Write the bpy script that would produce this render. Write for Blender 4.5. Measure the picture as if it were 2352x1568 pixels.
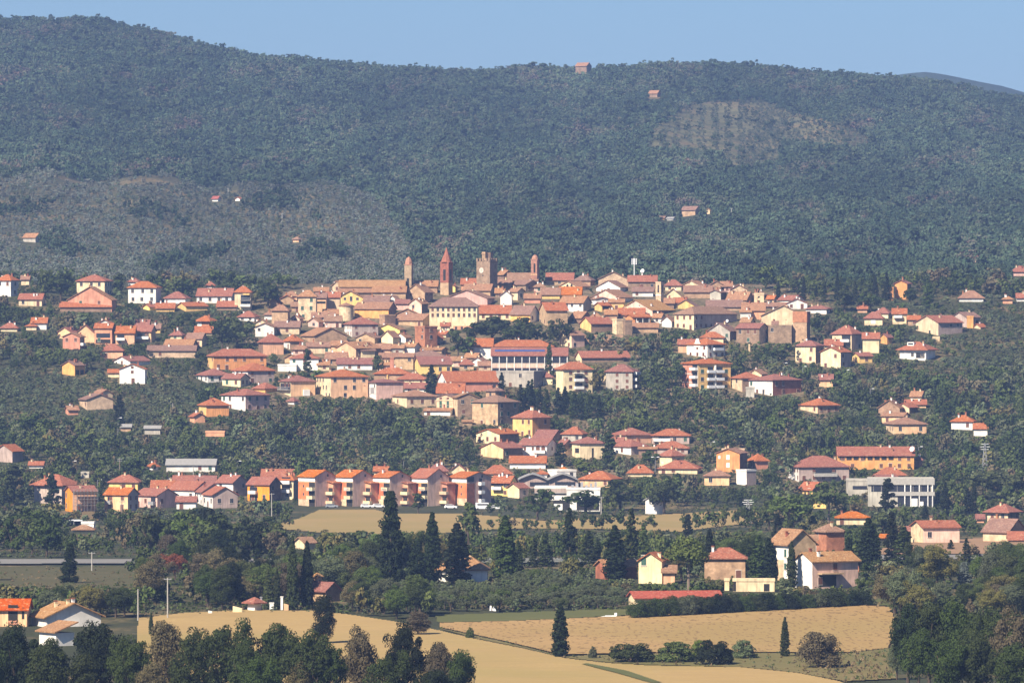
import bpy, math, random
import numpy as np
from mathutils import Vector

for o in list(bpy.data.objects):
    bpy.data.objects.remove(o, do_unlink=True)
SC = bpy.context.scene
COL = SC.collection
rnd = random.Random(11)
rng = np.random.default_rng(5)

# ------------------------------------------------------------------ camera
FV = 13600.0          # focal length in units of the 2352-wide view of the photograph
CAMZ = 68.0
HZ = 700.0            # view row of the camera's own height
cam_d = bpy.data.cameras.new('camera')
cam = bpy.data.objects.new('camera', cam_d)
COL.objects.link(cam)
cam_d.sensor_width = 36.0
cam_d.lens = 36.0 * FV / 2352.0
cam_d.shift_y = -(784.0 - HZ) / 2352.0
cam_d.clip_start = 1.0
cam_d.clip_end = 30000.0
cam.location = (0, 0, CAMZ)
cam.rotation_euler = (math.radians(90), 0, 0)
SC.camera = cam

# ------------------------------------------------------------------ light
SUN_AZ = 40.0         # the sun stands behind the camera, to its left
SUN_EL = 42.0
wd = bpy.data.worlds.new('World')
SC.world = wd
wd.use_nodes = True
wn = wd.node_tree
sky = wn.nodes.new('ShaderNodeTexSky')
sky.sky_type = 'NISHITA'
sky.sun_disc = False
sky.sun_elevation = math.radians(SUN_EL)
sky.sun_rotation = math.radians(180 + SUN_AZ)
sky.altitude = 0
sky.air_density = 0.9
sky.dust_density = 0.6
sky.ozone_density = 10.0
bg = wn.nodes['Background']
wn.links.new(sky.outputs[0], bg.inputs[0])
bg.inputs[1].default_value = 0.05
sl = bpy.data.lights.new('sun', 'SUN')
sl.energy = 5.0
sl.angle = math.radians(0.5)
sl.color = (1.0, 0.89, 0.72)
sun = bpy.data.objects.new('sun', sl)
COL.objects.link(sun)
a, e = math.radians(SUN_AZ), math.radians(SUN_EL)
sdir = Vector((math.sin(a) * math.cos(e), math.cos(a) * math.cos(e), -math.sin(e)))
sun.rotation_euler = sdir.to_track_quat('-Z', 'Y').to_euler()
sun.location = (-300, -300, 400)
SC.view_settings.view_transform = 'Standard'
SC.view_settings.look = 'None'
SC.view_settings.gamma = 1.0
SC.view_settings.exposure = 1.1
SC.render.engine = 'CYCLES'
cy = SC.cycles
cy.max_bounces = 4
cy.diffuse_bounces = 2
cy.glossy_bounces = 1
cy.transmission_bounces = 2
cy.volume_bounces = 0
cy.use_denoising = True
cy.use_adaptive_sampling = False
SC.render.use_persistent_data = False

# ------------------------------------------------------------------ helpers: materials
MATS = {}
def _new(name):
    m = bpy.data.materials.new(name)
    m.use_nodes = True
    nt = m.node_tree
    nt.nodes.clear()
    out = nt.nodes.new('ShaderNodeOutputMaterial')
    return m, nt, out

def mix(nt, fac, a_, b_, mode='MIX'):
    n = nt.nodes.new('ShaderNodeMix')
    n.data_type = 'RGBA'
    n.blend_type = mode
    for sock, v in ((n.inputs[0], fac), (n.inputs[6], a_), (n.inputs[7], b_)):
        if hasattr(v, 'is_output') or hasattr(v, 'links'):
            nt.links.new(v, sock)
        elif isinstance(v, (int, float)):
            sock.default_value = v
        else:
            sock.default_value = (*v, 1.0)
    return n.outputs[2]

def noise(nt, scale, detail=3.0, vec=None, lo=0.3, hi=0.7):
    n = nt.nodes.new('ShaderNodeTexNoise')
    n.inputs['Scale'].default_value = scale
    n.inputs['Detail'].default_value = detail
    if vec is not None:
        nt.links.new(vec, n.inputs['Vector'])
    r = nt.nodes.new('ShaderNodeMapRange')
    r.inputs[1].default_value = lo
    r.inputs[2].default_value = hi
    nt.links.new(n.outputs[0], r.inputs[0])
    return r.outputs[0]

def coords(nt, kind='Object', scale=None):
    t = nt.nodes.new('ShaderNodeTexCoord')
    v = t.outputs[kind]
    if scale:
        mp = nt.nodes.new('ShaderNodeMapping')
        mp.inputs['Scale'].default_value = scale
        nt.links.new(v, mp.inputs[0])
        v = mp.outputs[0]
    return v

def randv(nt):
    return nt.nodes.new('ShaderNodeObjectInfo').outputs['Random']

def hsv(nt, col, h=None, s=None, v=None):
    n = nt.nodes.new('ShaderNodeHueSaturation')
    nt.links.new(col, n.inputs['Color'])
    for k, val in (('Hue', h), ('Saturation', s), ('Value', v)):
        if val is not None:
            r = nt.nodes.new('ShaderNodeMapRange')
            r.inputs[3].default_value = val[1]
            r.inputs[4].default_value = val[2]
            nt.links.new(val[0], r.inputs[0])
            nt.links.new(r.outputs[0], n.inputs[k])
    return n.outputs[0]

def finish(nt, out, col, rough=0.9, spec=0.2):
    b = nt.nodes.new('ShaderNodeBsdfPrincipled')
    if hasattr(col, 'links'):
        nt.links.new(col, b.inputs['Base Color'])
    else:
        b.inputs['Base Color'].default_value = (*col, 1)
    b.inputs['Roughness'].default_value = rough
    b.inputs['Specular IOR Level'].default_value = spec
    nt.links.new(b.outputs[0], out.inputs[0])
    return b

def sc3(c, k):
    return tuple(min(1.0, x * k) for x in c)

def plaster(name, c, stain=0.55):
    if name in MATS: return MATS[name]
    m, nt, out = _new(name)
    v = coords(nt)
    col = mix(nt, noise(nt, 0.35, 4, v), sc3(c, 0.68), sc3(c, 1.07))
    vs = coords(nt, 'Object', (1.6, 1.6, 0.22))
    col2 = mix(nt, noise(nt, 1.1, 4, vs, 0.48, 0.76), col, sc3(c, stain))
    col3 = hsv(nt, col2, h=(randv(nt), 0.488, 0.512), v=(randv(nt), 0.86, 1.10))
    finish(nt, out, col3, 0.92, 0.15)
    MATS[name] = m
    return m

def stone(name, c):
    if name in MATS: return MATS[name]
    m, nt, out = _new(name)
    v = coords(nt)
    vor = nt.nodes.new('ShaderNodeTexVoronoi')
    vor.inputs['Scale'].default_value = 1.7
    nt.links.new(v, vor.inputs['Vector'])
    col = mix(nt, noise(nt, 0.5, 5, v), sc3(c, 0.66), sc3(c, 1.15))
    bw = nt.nodes.new('ShaderNodeRGBToBW')
    nt.links.new(vor.outputs['Color'], bw.inputs[0])
    r = nt.nodes.new('ShaderNodeMapRange')
    r.inputs[3].default_value = 0.76
    r.inputs[4].default_value = 1.14
    nt.links.new(bw.outputs[0], r.inputs[0])
    cc = nt.nodes.new('ShaderNodeCombineColor')
    for i in range(3): nt.links.new(r.outputs[0], cc.inputs[i])
    col = mix(nt, 1.0, col, cc.outputs[0], 'MULTIPLY')
    col = hsv(nt, col, h=(randv(nt), 0.49, 0.51), v=(randv(nt), 0.82, 1.14))
    finish(nt, out, col, 0.95, 0.1)
    MATS[name] = m
    return m

def tiles(name, c, c2):
    if name in MATS: return MATS[name]
    m, nt, out = _new(name)
    v = coords(nt)
    col = mix(nt, noise(nt, 0.55, 5, v, 0.34, 0.66), c, c2)
    fine = noise(nt, 3.2, 2, v, 0.3, 0.75)
    col = mix(nt, fine, sc3(c2, 0.5), col)
    col = mix(nt, noise(nt, 1.3, 4, coords(nt, 'Object', (1, 1, 2.5)), 0.56, 0.74), col, ((c[0]+0.5)*0.45, (c[1]+0.42)*0.45, (c[2]+0.3)*0.45))
    w = nt.nodes.new('ShaderNodeTexWave')
    w.inputs['Scale'].default_value = 1.25
    w.inputs['Distortion'].default_value = 0.4
    nt.links.new(v, w.inputs['Vector'])
    r = nt.nodes.new('ShaderNodeMapRange')
    r.inputs[3].default_value = 0.0
    r.inputs[4].default_value = 0.22
    nt.links.new(w.outputs[1], r.inputs[0])
    col = mix(nt, r.outputs[0], col, sc3(c2, 0.5))
    col = hsv(nt, col, h=(randv(nt), 0.490, 0.510), s=(randv(nt), 0.80, 1.12), v=(randv(nt), 0.72, 1.12))
    finish(nt, out, col, 0.9, 0.15)
    MATS[name] = m
    return m

def flat(name, c, rough=0.7, metal=0.0):
    if name in MATS: return MATS[name]
    m, nt, out = _new(name)
    v = coords(nt)
    col = mix(nt, noise(nt, 1.5, 3, v), sc3(c, 0.82), sc3(c, 1.08))
    b = finish(nt, out, col, rough, 0.4)
    b.inputs['Metallic'].default_value = metal
    MATS[name] = m
    return m

WALL = {
 'W': plaster('white_plaster', (0.80, 0.76, 0.70), 0.72),
 'C': plaster('cream_plaster', (0.76, 0.60, 0.38)),
 'Y': plaster('yellow_plaster', (0.80, 0.54, 0.20)),
 'O': plaster('orange_plaster', (0.76, 0.37, 0.13)),
 'K': plaster('vivid_orange_plaster', (0.85, 0.36, 0.03)),
 'P': plaster('pink_plaster', (0.72, 0.47, 0.38)),
 'S': plaster('salmon_plaster', (0.64, 0.30, 0.19)),
 'E': plaster('peach_plaster', (0.76, 0.46, 0.27)),
 'B': stone('brick_wall', (0.36, 0.145, 0.085)),
 'Q': stone('faded_brick', (0.40, 0.205, 0.14)),
 'U': stone('tower_stone', (0.33, 0.235, 0.155)),
 'V': plaster('brick_orange_facing', (0.66, 0.19, 0.08)),
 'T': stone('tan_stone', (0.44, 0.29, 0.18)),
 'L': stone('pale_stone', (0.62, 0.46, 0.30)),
 'D': stone('dark_and_shaded_stone', (0.25, 0.165, 0.115)),  # dark stone, and shade painted onto walls turned from the sun
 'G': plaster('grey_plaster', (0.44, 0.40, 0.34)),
 'M': plaster('mauve_grey_and_shade_plaster', (0.47, 0.36, 0.31)),  # grey render, and painted shade on the side walls of pale houses
}
ROOF = {
 'r': tiles('red_tiles', (0.45, 0.150, 0.080), (0.34, 0.112, 0.066)),
 'o': tiles('orange_tiles', (0.52, 0.155, 0.045), (0.40, 0.115, 0.045)),
 'v': tiles('vivid_red_tiles', (0.55, 0.10, 0.035), (0.42, 0.075, 0.03)),
 'b': tiles('brown_tiles', (0.44, 0.225, 0.135), (0.31, 0.16, 0.105)),
 't': tiles('tan_tiles', (0.46, 0.25, 0.13), (0.34, 0.18, 0.095)),
 'g': flat('grey_roof_sheet', (0.26, 0.25, 0.24), 0.8),
}
GLASS = flat('dark_glass', (0.028, 0.03, 0.04), 0.25)
FRAME = flat('pale_frame', (0.55, 0.48, 0.40))
BROWN = flat('brown_shutter', (0.13, 0.05, 0.03))
GREEN = flat('green_shutter', (0.03, 0.085, 0.06))
WHITE = plaster('white_trim', (0.82, 0.80, 0.76), 0.85)
GREY = flat('grey_metal', (0.32, 0.32, 0.33), 0.5, 0.3)
LAMPW = flat('lamp_white', (0.85, 0.86, 0.88), 0.4)
CONC = flat('concrete', (0.36, 0.34, 0.31), 0.9)
DARK = flat('dark_and_opening_shade', (0.02, 0.017, 0.015), 0.9)  # flat dark slabs in this colour paint the shade inside openings
CHIMR = plaster('chimney_terracotta', (0.42, 0.17, 0.10))
SOLAR = flat('solar_blue', (0.05, 0.08, 0.22), 0.25)
BARK = flat('bark', (0.07, 0.05, 0.035), 0.95)
PALEBARK = flat('pale_bark', (0.2, 0.15, 0.11), 0.95)
WOOD = flat('weathered_wood', (0.23, 0.18, 0.14), 0.95)
TIN = flat('pale_tin', (0.6, 0.62, 0.65), 0.5)
TYRE = flat('tyre', (0.02, 0.02, 0.02), 0.9)

# ------------------------------------------------------------------ helpers: meshes
class MB:
    def __init__(s): s.v = []; s.f = []; s.m = []
    def poly(s, pts, mi=0):
        i = len(s.v); s.v += [tuple(p) for p in pts]
        s.f.append(tuple(range(i, i + len(pts)))); s.m.append(mi)
    def box(s, x0, x1, y0, y1, z0, z1, mi=0):
        i = len(s.v)
        s.v += [(x0,y0,z0),(x1,y0,z0),(x1,y1,z0),(x0,y1,z0),(x0,y0,z1),(x1,y0,z1),(x1,y1,z1),(x0,y1,z1)]
        for q in ((0,3,2,1),(4,5,6,7),(0,1,5,4),(1,2,6,5),(2,3,7,6),(3,0,4,7)):
            s.f.append(tuple(i + k for k in q)); s.m.append(mi)
    def lathe(s, prof, n=12, cx=0, cy=0, mi=0, rot=0.0):
        i0 = len(s.v)
        for r_, z_ in prof:
            for k in range(n):
                t = 2 * math.pi * k / n + rot
                s.v.append((cx + r_ * math.cos(t), cy + r_ * math.sin(t), z_))
        for j in range(len(prof) - 1):
            for k in range(n):
                k2 = (k + 1) % n
                s.f.append((i0 + j*n + k, i0 + j*n + k2, i0 + (j+1)*n + k2, i0 + (j+1)*n + k)); s.m.append(mi)
        s.f.append(tuple(i0 + k for k in reversed(range(n)))); s.m.append(mi)
        s.f.append(tuple(i0 + (len(prof)-1)*n + k for k in range(n))); s.m.append(mi)
    def tube(s, p, q, r0, r1, n=6, mi=0):
        p, q = Vector(p), Vector(q)
        d = (q - p).normalized()
        u_ = d.orthogonal().normalized(); w_ = d.cross(u_)
        i0 = len(s.v)
        for c_, r_ in ((p, r0), (q, r1)):
            for k in range(n):
                t = 2 * math.pi * k / n
                s.v.append(tuple(c_ + u_ * (r_ * math.cos(t)) + w_ * (r_ * math.sin(t))))
        for k in range(n):
            k2 = (k + 1) % n
            s.f.append((i0 + k, i0 + k2, i0 + n + k2, i0 + n + k)); s.m.append(mi)
        s.f.append(tuple(i0 + k for k in reversed(range(n)))); s.m.append(mi)
        s.f.append(tuple(i0 + n + k for k in range(n))); s.m.append(mi)
    def mesh(s, name, mats):
        me = bpy.data.meshes.new(name)
        me.from_pydata(s.v, [], s.f)
        for m in mats: me.materials.append(m)
        if len(mats) > 1:
            me.polygons.foreach_set('material_index', s.m)
        me.update()
        return me
    def build(s, name, mats, parent=None):
        if not isinstance(mats, (list, tuple)): mats = [mats]
        return link(name, s.mesh(name, mats), parent)

def link(name, data, parent=None, loc=None, rotz=0.0, scale=None):
    o = bpy.data.objects.new(name, data)
    COL.objects.link(o)
    if parent is not None: o.parent = parent
    if loc is not None: o.location = loc
    if rotz: o.rotation_euler = (0, 0, rotz)
    if scale is not None: o.scale = scale
    return o

THINGS = []
def tag(o, label, cat, group=None):
    o['label'] = label; o['category'] = cat
    if group: o['group'] = group
    THINGS.append(o)
    return o
def struct(o, kind='structure'):
    o['kind'] = kind
    return o

# ------------------------------------------------------------------ terrain
PD = [1000, 1090, 1230, 1300, 1450, 1600, 1750, 1950, 2080, 2150, 2200, 2250, 2300, 2350, 2400, 2450, 2520, 2700, 2900]
PR = [1568, 1500, 1400, 1350, 1290, 1250, 1220, 1165, 1060, 1000, 950, 900, 850, 800, 750, 700, 655, 638, 600]
SD = [2900, 3200, 3500, 3900, 4400, 4700, 5300, 7500, 12000]
SS = [0.0, 0.19, 0.37, 0.58, 0.87, 1.0, 0.86, 0.40, 0.1]
RU = [-1500, -300, 0, 100, 215, 300, 400, 500, 600, 700, 800, 900, 1000, 1100, 1200, 1250, 1340, 1420, 1500, 1600, 1700, 1800, 1900, 2000, 2100, 2150, 2200, 2300, 2352, 2700, 3900]
RR = [150, 60, 38, 40, 36, 55, 78, 105, 125, 132, 142, 150, 155, 158, 152, 150, 158, 150, 142, 142, 142, 155, 163, 168, 170, 172, 185, 205, 210, 260, 400]

def wob(u, d):
    return (np.sin(u * 0.011 + d * 0.0031) + np.sin(u * 0.023 - d * 0.0052 + 1.7) * 0.6 + np.sin(u * 0.041 + d * 0.011 + 0.4) * 0.35)

def row_at(D, u):
    D = np.asarray(D, float); u = np.asarray(u, float)
    near = np.interp(D, PD, PR)
    rg = np.interp(u, RU, RR) + 13 + np.clip((u - 1950) / 25.0, 0, 9)
    far = 600 + (rg - 600) * np.interp(D, SD, SS)
    far = far + np.where(D > 2900, (np.sin(u*0.0155 + D*0.0016) + 0.7*np.sin(u*0.0287 - D*0.0021 + 2.0)) * 11.0 * np.clip((D - 2950) / 500, 0, 1) * np.clip((4650 - D) / 500, 0, 1), 0)
    far = far + np.where(D > 2900, wob(u, D) * 7.0 * np.clip((D - 2900) / 500, 0, 1) * np.clip((4650 - D) / 400, 0, 1), 0)
    far = far - 30 * np.exp(-((D - 3330) / 150) ** 2) * np.clip((1000 - u) / 250, 0, 1)
    return np.where(D <= 2900, near, far)

def ground_z(D, u):
    D = np.asarray(D, float)
    z = CAMZ + (HZ - row_at(np.maximum(D, 1000), u)) * np.maximum(D, 1000) / FV
    zn = np.interp(D, [-400, 0, 60, 200, 500, 800, 1000], [64, 65.5, 60, 42, 14, 5, 4.2])
    return np.where(D < 1000, zn, z)

_DG = np.arange(1000, 4700, 4.0)
def depth_of(u, row):
    if row >= 600:
        return float(np.interp(-row, [-r for r in PR], PD)) if row <= 1568 else 1000 - (row - 1568) * 1.2
    rr = row_at(_DG, np.full_like(_DG, u))
    k = np.argmax(rr <= row)
    return float(_DG[k]) if rr[k] <= row else 4690.0

def at(u, row, D):
    return Vector(((u - 1176.0) * D / FV, D, CAMZ + (HZ - row) * D / FV))
def onground(u, row):
    D = depth_of(u, row)
    return at(u, row, D), D

def pip(poly, x, y):
    c = False
    n = len(poly)
    for i in range(n):
        x1, y1 = poly[i]; x2, y2 = poly[i - 1]
        if (y1 > y) != (y2 > y) and x < (x2 - x1) * (y - y1) / (y2 - y1) + x1:
            c = not c
    return c

us = np.concatenate([np.arange(-1500, -120, 120), np.arange(-120, 2480, 13), np.arange(2480, 3900, 120)])
ds = np.concatenate([[-400, -150, 20, 60], np.arange(120, 960, 60), np.arange(960, 2000, 12), np.arange(2000, 2600, 8), np.arange(2600, 4800, 14), np.arange(4800, 12000, 400)])
UU, DD = np.meshgrid(us, ds)
XX = (UU - 1176) * np.maximum(DD, 60) / FV
XX = XX + np.sign(UU - 1176) * np.maximum(0, np.abs(UU - 1176) - 1250) * 0.9
ZZ = ground_z(DD, UU)
nr, nc = UU.shape
V = np.stack([XX, DD, ZZ], -1).reshape(-1, 3)
ii = np.arange(nr * nc).reshape(nr, nc)
F = np.stack([ii[:-1, :-1], ii[:-1, 1:], ii[1:, 1:], ii[1:, :-1]], -1).reshape(-1, 4)
def np_mesh(name, V, F, mats, tint=None, smooth=False):
    me = bpy.data.meshes.new(name)
    me.vertices.add(len(V)); me.vertices.foreach_set('co', np.ascontiguousarray(V, np.float32).ravel())
    k = F.shape[1]
    me.loops.add(F.size); me.loops.foreach_set('vertex_index', np.ascontiguousarray(F, np.int32).ravel())
    me.polygons.add(len(F))
    me.polygons.foreach_set('loop_start', np.arange(0, F.size, k, dtype=np.int32))
    me.polygons.foreach_set('loop_total', np.full(len(F), k, np.int32))
    if smooth: me.polygons.foreach_set('use_smooth', np.ones(len(F), bool))
    if tint is not None:
        at_ = me.attributes.new('tint', 'FLOAT_COLOR', 'POINT')
        at_.data.foreach_set('color', np.ascontiguousarray(np.concatenate([tint, np.ones((len(tint), 1))], 1), np.float32).ravel())
    for m in mats: me.materials.append(m)
    me.update(); me.validate()
    return me

# what the soil itself is: forest floor, olive terraces, town ground, grass of the plain
def soil_tint(U, D):
    R = row_at(np.maximum(D, 1000), U)
    t = np.zeros(U.shape + (3,))
    t[:] = (0.055, 0.055, 0.028)
    town = (D > 2020) & (D < 2560) & (U > 560) & (U < 1900)
    t[town] = (0.30, 0.21, 0.135)
    slope = (D > 1990) & (D < 2900) & ~town
    t[slope] = (0.075, 0.068, 0.035)
    spur = (D > 2900) & (D < 3420) & (U < 1000)
    t[spur] = (0.14, 0.118, 0.066)
    hillf = (D > 2800) & ~spur
    t[hillf] = (0.045, 0.048, 0.026)
    ter = (U > 1500) & (U < 1990) & (R < 385) & (R > 235)
    t[ter] = (0.22, 0.20, 0.105)
    return t
tint = soil_tint(UU, DD).reshape(-1, 3)
m, nt, out = _new('ground_soil')
att = nt.nodes.new('ShaderNodeAttribute'); att.attribute_name = 'tint'
v = coords(nt)
c1 = mix(nt, noise(nt, 0.05, 6, v, 0.40, 0.75), att.outputs['Color'], (0.045, 0.055, 0.022))
c2 = mix(nt, noise(nt, 0.03, 4, v, 0.52, 0.66), c1, (0.26, 0.185, 0.095))
c3 = mix(nt, noise(nt, 0.6, 3, v, 0.3, 0.8), sc3((0.03, 0.034, 0.018), 1), c2)
finish(nt, out, c3, 0.95, 0.1)
ground = link('ground', np_mesh('ground', V, F, [m], tint, True))
struct(ground)

# far blue ridge at the right
fu = np.arange(1500, 3300, 25.0)
fr = np.interp(fu, [1500, 1900, 2040, 2090, 2130, 2200, 2300, 2400, 2700, 3300], [215, 195, 176, 167, 165, 178, 198, 225, 300, 380]) + np.sin(fu * 0.21) * 0.7 + np.sin(fu * 0.53) * 0.5
rows = []
for dd_, kk in ((6300, 0.0), (6600, 0.45), (6850, 0.85), (7000, 1.0), (7300, 0.8), (8000, 0.2)):
    rows.append(np.stack([(fu - 1176) * dd_ / FV, np.full_like(fu, dd_), 40 + (CAMZ + (HZ - fr) * 7000 / FV - 40) * kk], -1))
Vf = np.concatenate(rows)
n_ = len(fu); ii = np.arange(len(Vf)).reshape(len(rows), n_)
Ff = np.stack([ii[:-1, :-1], ii[:-1, 1:], ii[1:, 1:], ii[1:, :-1]], -1).reshape(-1, 4)
m, nt, out = _new('far_woodland')
v = coords(nt)
finish(nt, out, mix(nt, noise(nt, 0.02, 5, v), (0.018, 0.03, 0.014), (0.035, 0.05, 0.025)), 0.95, 0.1)
struct(link('distant_hill', np_mesh('distant_hill', Vf, Ff, [m], None, True)))

# ------------------------------------------------------------------ fields and road (sheets draped on the ground)
FIELD = {
 'lower': [(300,1640),(318,1420),(430,1408),(560,1402),(720,1404),(800,1412),(905,1428),(1000,1447),(1090,1468),(1200,1490),(1300,1513),(1400,1524),(1500,1530),(1700,1533),(1830,1546),(1930,1566),(1990,1600),(2010,1640)],
 'upper': [(1010,1432),(1180,1428),(1400,1418),(1600,1408),(1800,1398),(1960,1390),(2045,1396),(2060,1440),(2040,1490),(1950,1500),(1700,1500),(1500,1500),(1290,1505),(1150,1472),(1010,1442)],
 'strip': [(630,1208),(690,1190),(735,1171),(860,1171),(900,1180),(1060,1180),(1160,1188),(1250,1196),(1350,1190),(1480,1185),(1570,1179),(1700,1172),(1790,1172),(1800,1195),(1650,1210),(1560,1222),(1400,1216),(1200,1214),(1100,1218),(1000,1226),(880,1230),(760,1226),(650,1216)],
 'right': [(2015,1262),(2100,1246),(2200,1240),(2380,1226),(2400,1272),(2200,1272),(2015,1274)],
 'leftbit': [(120,1178),(215,1175),(230,1196),(130,1195)],
}
def drape(name, poly, mat, lift, du=3.0, dr=1.5):
    xs_ = [p[0] for p in poly]; ys_ = [p[1] for p in poly]
    u_ = np.arange(min(xs_) - du, max(xs_) + 2 * du, du); r_ = np.arange(min(ys_) - dr, max(ys_) + 2 * dr, dr)
    U2, R2 = np.meshgrid(u_, r_)
    D2 = np.array([depth_of(0, rr) for rr in r_])
    D2 = np.repeat(D2[:, None], len(u_), 1)
    Z2 = ground_z(D2, U2) + lift
    X2 = (U2 - 1176) * D2 / FV
    n1, n2 = U2.shape
    keep = np.zeros((n1 - 1, n2 - 1), bool)
    for i in range(n1 - 1):
        for j in range(n2 - 1):
            keep[i, j] = pip(poly, u_[j] + du / 2, r_[i] + dr / 2)
    ii = np.arange(n1 * n2).reshape(n1, n2)
    F2 = np.stack([ii[:-1, :-1], ii[:-1, 1:], ii[1:, 1:], ii[1:, :-1]], -1)[keep]
    used, inv = np.unique(F2.ravel(), return_inverse=True)
    V2 = np.stack([X2, D2, Z2], -1).reshape(-1, 3)[used]
    F2 = inv.reshape(-1, 4)[:, ::-1]
    return struct(link(name, np_mesh(name, V2, F2, [mat], None, True)))

def fieldmat(name, c, c2, clod=0.0, clodscale=0.9, green=0.5):
    m, nt, out = _new(name)
    v = coords(nt)
    col = mix(nt, noise(nt, 0.035, 5, v, 0.35, 0.65), c, c2)
    vs = coords(nt, 'Object', (0.25, 2.2, 1))
    col = mix(nt, noise(nt, 0.6, 3, vs, 0.3, 0.9), sc3(c2, 0.72), col)
    col = mix(nt, noise(nt, 1.4, 3, v, 0.35, 0.6), sc3(c2, 0.8), col)
    col = mix(nt, noise(nt, 0.012, 3, v, 0.45, 0.62), col, mix(nt, green, col, (c2[0]*0.62, c2[1]*0.74, c2[2]*0.6)))
    if clod:
        col = mix(nt, noise(nt, clodscale, 2, coords(nt, 'Object', (1, 0.2, 1)), 0.57, 0.63), col, sc3(c2, clod))
    finish(nt, out, col, 0.95, 0.1)
    return m
drape('stubble_field', FIELD['lower'], fieldmat('stubble', (0.46, 0.325, 0.135), (0.37, 0.255, 0.11)), 0.20)
drape('ploughed_field', FIELD['upper'], fieldmat('ploughed_soil', (0.45, 0.31, 0.135), (0.36, 0.23, 0.10), 0.5, 1.15), 0.28)
drape('dry_field', FIELD['strip'], fieldmat('dry_grass', (0.41, 0.275, 0.135), (0.31, 0.22, 0.095), 0, 0.9, 0.4), 0.2)
drape('roadside_field', FIELD['right'], fieldmat('fallow_soil', (0.40, 0.24, 0.15), (0.30, 0.185, 0.11), 0, 0.9, 0.15), 0.2)
drape('verge_field', FIELD['leftbit'], fieldmat('verge_grass', (0.22, 0.15, 0.075), (0.17, 0.12, 0.06)), 0.2)
road_m = fieldmat('asphalt', (0.27, 0.25, 0.24), (0.21, 0.20, 0.19))
drape('road', [(-300,1288),(500,1286),(1176,1285),(1900,1279),(2600,1274),(2600,1284),(1900,1289),(1176,1295),(500,1296),(-300,1299)], road_m, 0.45, 12.0, 1.0)
grass_m = fieldmat('meadow_grass', (0.16, 0.145, 0.055), (0.105, 0.11, 0.04))
drape('meadow', [(1000,1414),(1180,1408),(1400,1400),(1700,1398),(1900,1385),(2050,1375),(2060,1393),(1960,1388),(1600,1406),(1400,1416),(1180,1427),(1005,1431)], grass_m, 0.22)
drape('pasture', [(-40,1303),(330,1301),(300,1385),(120,1392),(-40,1378)], fieldmat('pasture_grass', (0.15, 0.118, 0.06), (0.085, 0.08, 0.038)), 0.2)
drape('grass_bank', [(1005,1443),(1150,1474),(1290,1508),(1500,1503),(1700,1502),(1950,1502),(2045,1490),(2060,1560),(1940,1566),(1830,1546),(1700,1533),(1500,1529),(1400,1523),(1300,1512),(1200,1489),(1090,1467)], fieldmat('rough_grass', (0.26, 0.19, 0.085), (0.16, 0.135, 0.055)), 0.24)
drape('grass_track', [(1335,1527),(1350,1526),(1440,1543),(1520,1570),(1500,1572),(1420,1549)], grass_m, 0.32, 2.0, 1.0)

# ------------------------------------------------------------------ buildings
TILE = {'A1':(0,588),'A2':(392,588),'A3':(784,551.25),'A4':(1176,551.25),'A5':(1568,588),'A6':(1960,588),
 'B1':(0,833),'B2':(392,833),'B3':(784,796.25),'B4':(1176,796.25),'B5':(1568,833),'B6':(1960,833),
 'C1':(0,1053.5),'C2':(392,1053.5),'C3':(784,1053.5),'C4':(1176,980),'C5':(1568,1004.5),'C6':(1960,1004.5),
 'D1':(0,1306.5),'D2':(392,1306.5),'D3':(784,1306.5),'D4':(1176,1200.5),'D5':(1568,1163.75),'D6':(1960,1139.25)}
def tv(t, x, y):
    if t == 'V': return x, y
    return TILE[t][0] + x / 5.995, TILE[t][1] + y / 5.995

RECTS = []     # what each building covers: u0,u1,top,bottom,depth,thing
BUILD = []

# shared window meshes (unit opening, built in x-z, front towards -y)
def _window(style):
    b = MB()
    b.box(-0.56, 0.56, -0.05, 0.10, -0.55, 0.55, 0)
    b.box(-0.62, 0.62, -0.12, 0.05, -0.61, -0.55, 0)
    if style == 'pane':
        b.box(-0.50, -0.03, -0.08, 0.0, -0.5, 0.5, 1); b.box(0.03, 0.50, -0.08, 0.0, -0.5, 0.5, 1)
        return b.mesh('window', [FRAME, GLASS])
    for x0 in (-0.5, 0.02):
        b.box(x0, x0 + 0.48, -0.10, 0.0, -0.5, 0.5, 1)
    return b.mesh('window', [FRAME, BROWN if style == 'brown' else GREEN])
WIN = {k: _window(k) for k in ('pane', 'brown', 'green')}
b = MB(); b.box(-0.56, 0.56, -0.07, 0.1, 0, 1.04, 0); b.box(-0.48, 0.48, -0.11, 0.0, 0, 0.96, 1)
DOOR = b.mesh('door', [FRAME, BROWN])
def _chim(mat):
    b = MB(); b.box(-0.27, 0.27, -0.27, 0.27, -0.9, 0.7, 0); b.box(-0.34, 0.34, -0.34, 0.34, 0.7, 0.8, 0)
    b.box(-0.22, 0.22, -0.22, 0.22, 0.8, 1.02, 1); b.box(-0.38, 0.38, -0.38, 0.38, 1.02, 1.12, 1)
    return b.mesh('chimney', [mat, CHIMR])
CHIM = [_chim(WHITE), _chim(WALL['C']), _chim(CHIMR)]

def face_pos(r, face, t, z, off=0.0):
    L, R = r['L'], r['R']
    if face == 'F': return (-L / 2 + t * L, -R / 2 - off, z), 0.0
    return (L / 2 + off, -R / 2 + t * R, z), math.pi / 2

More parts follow.
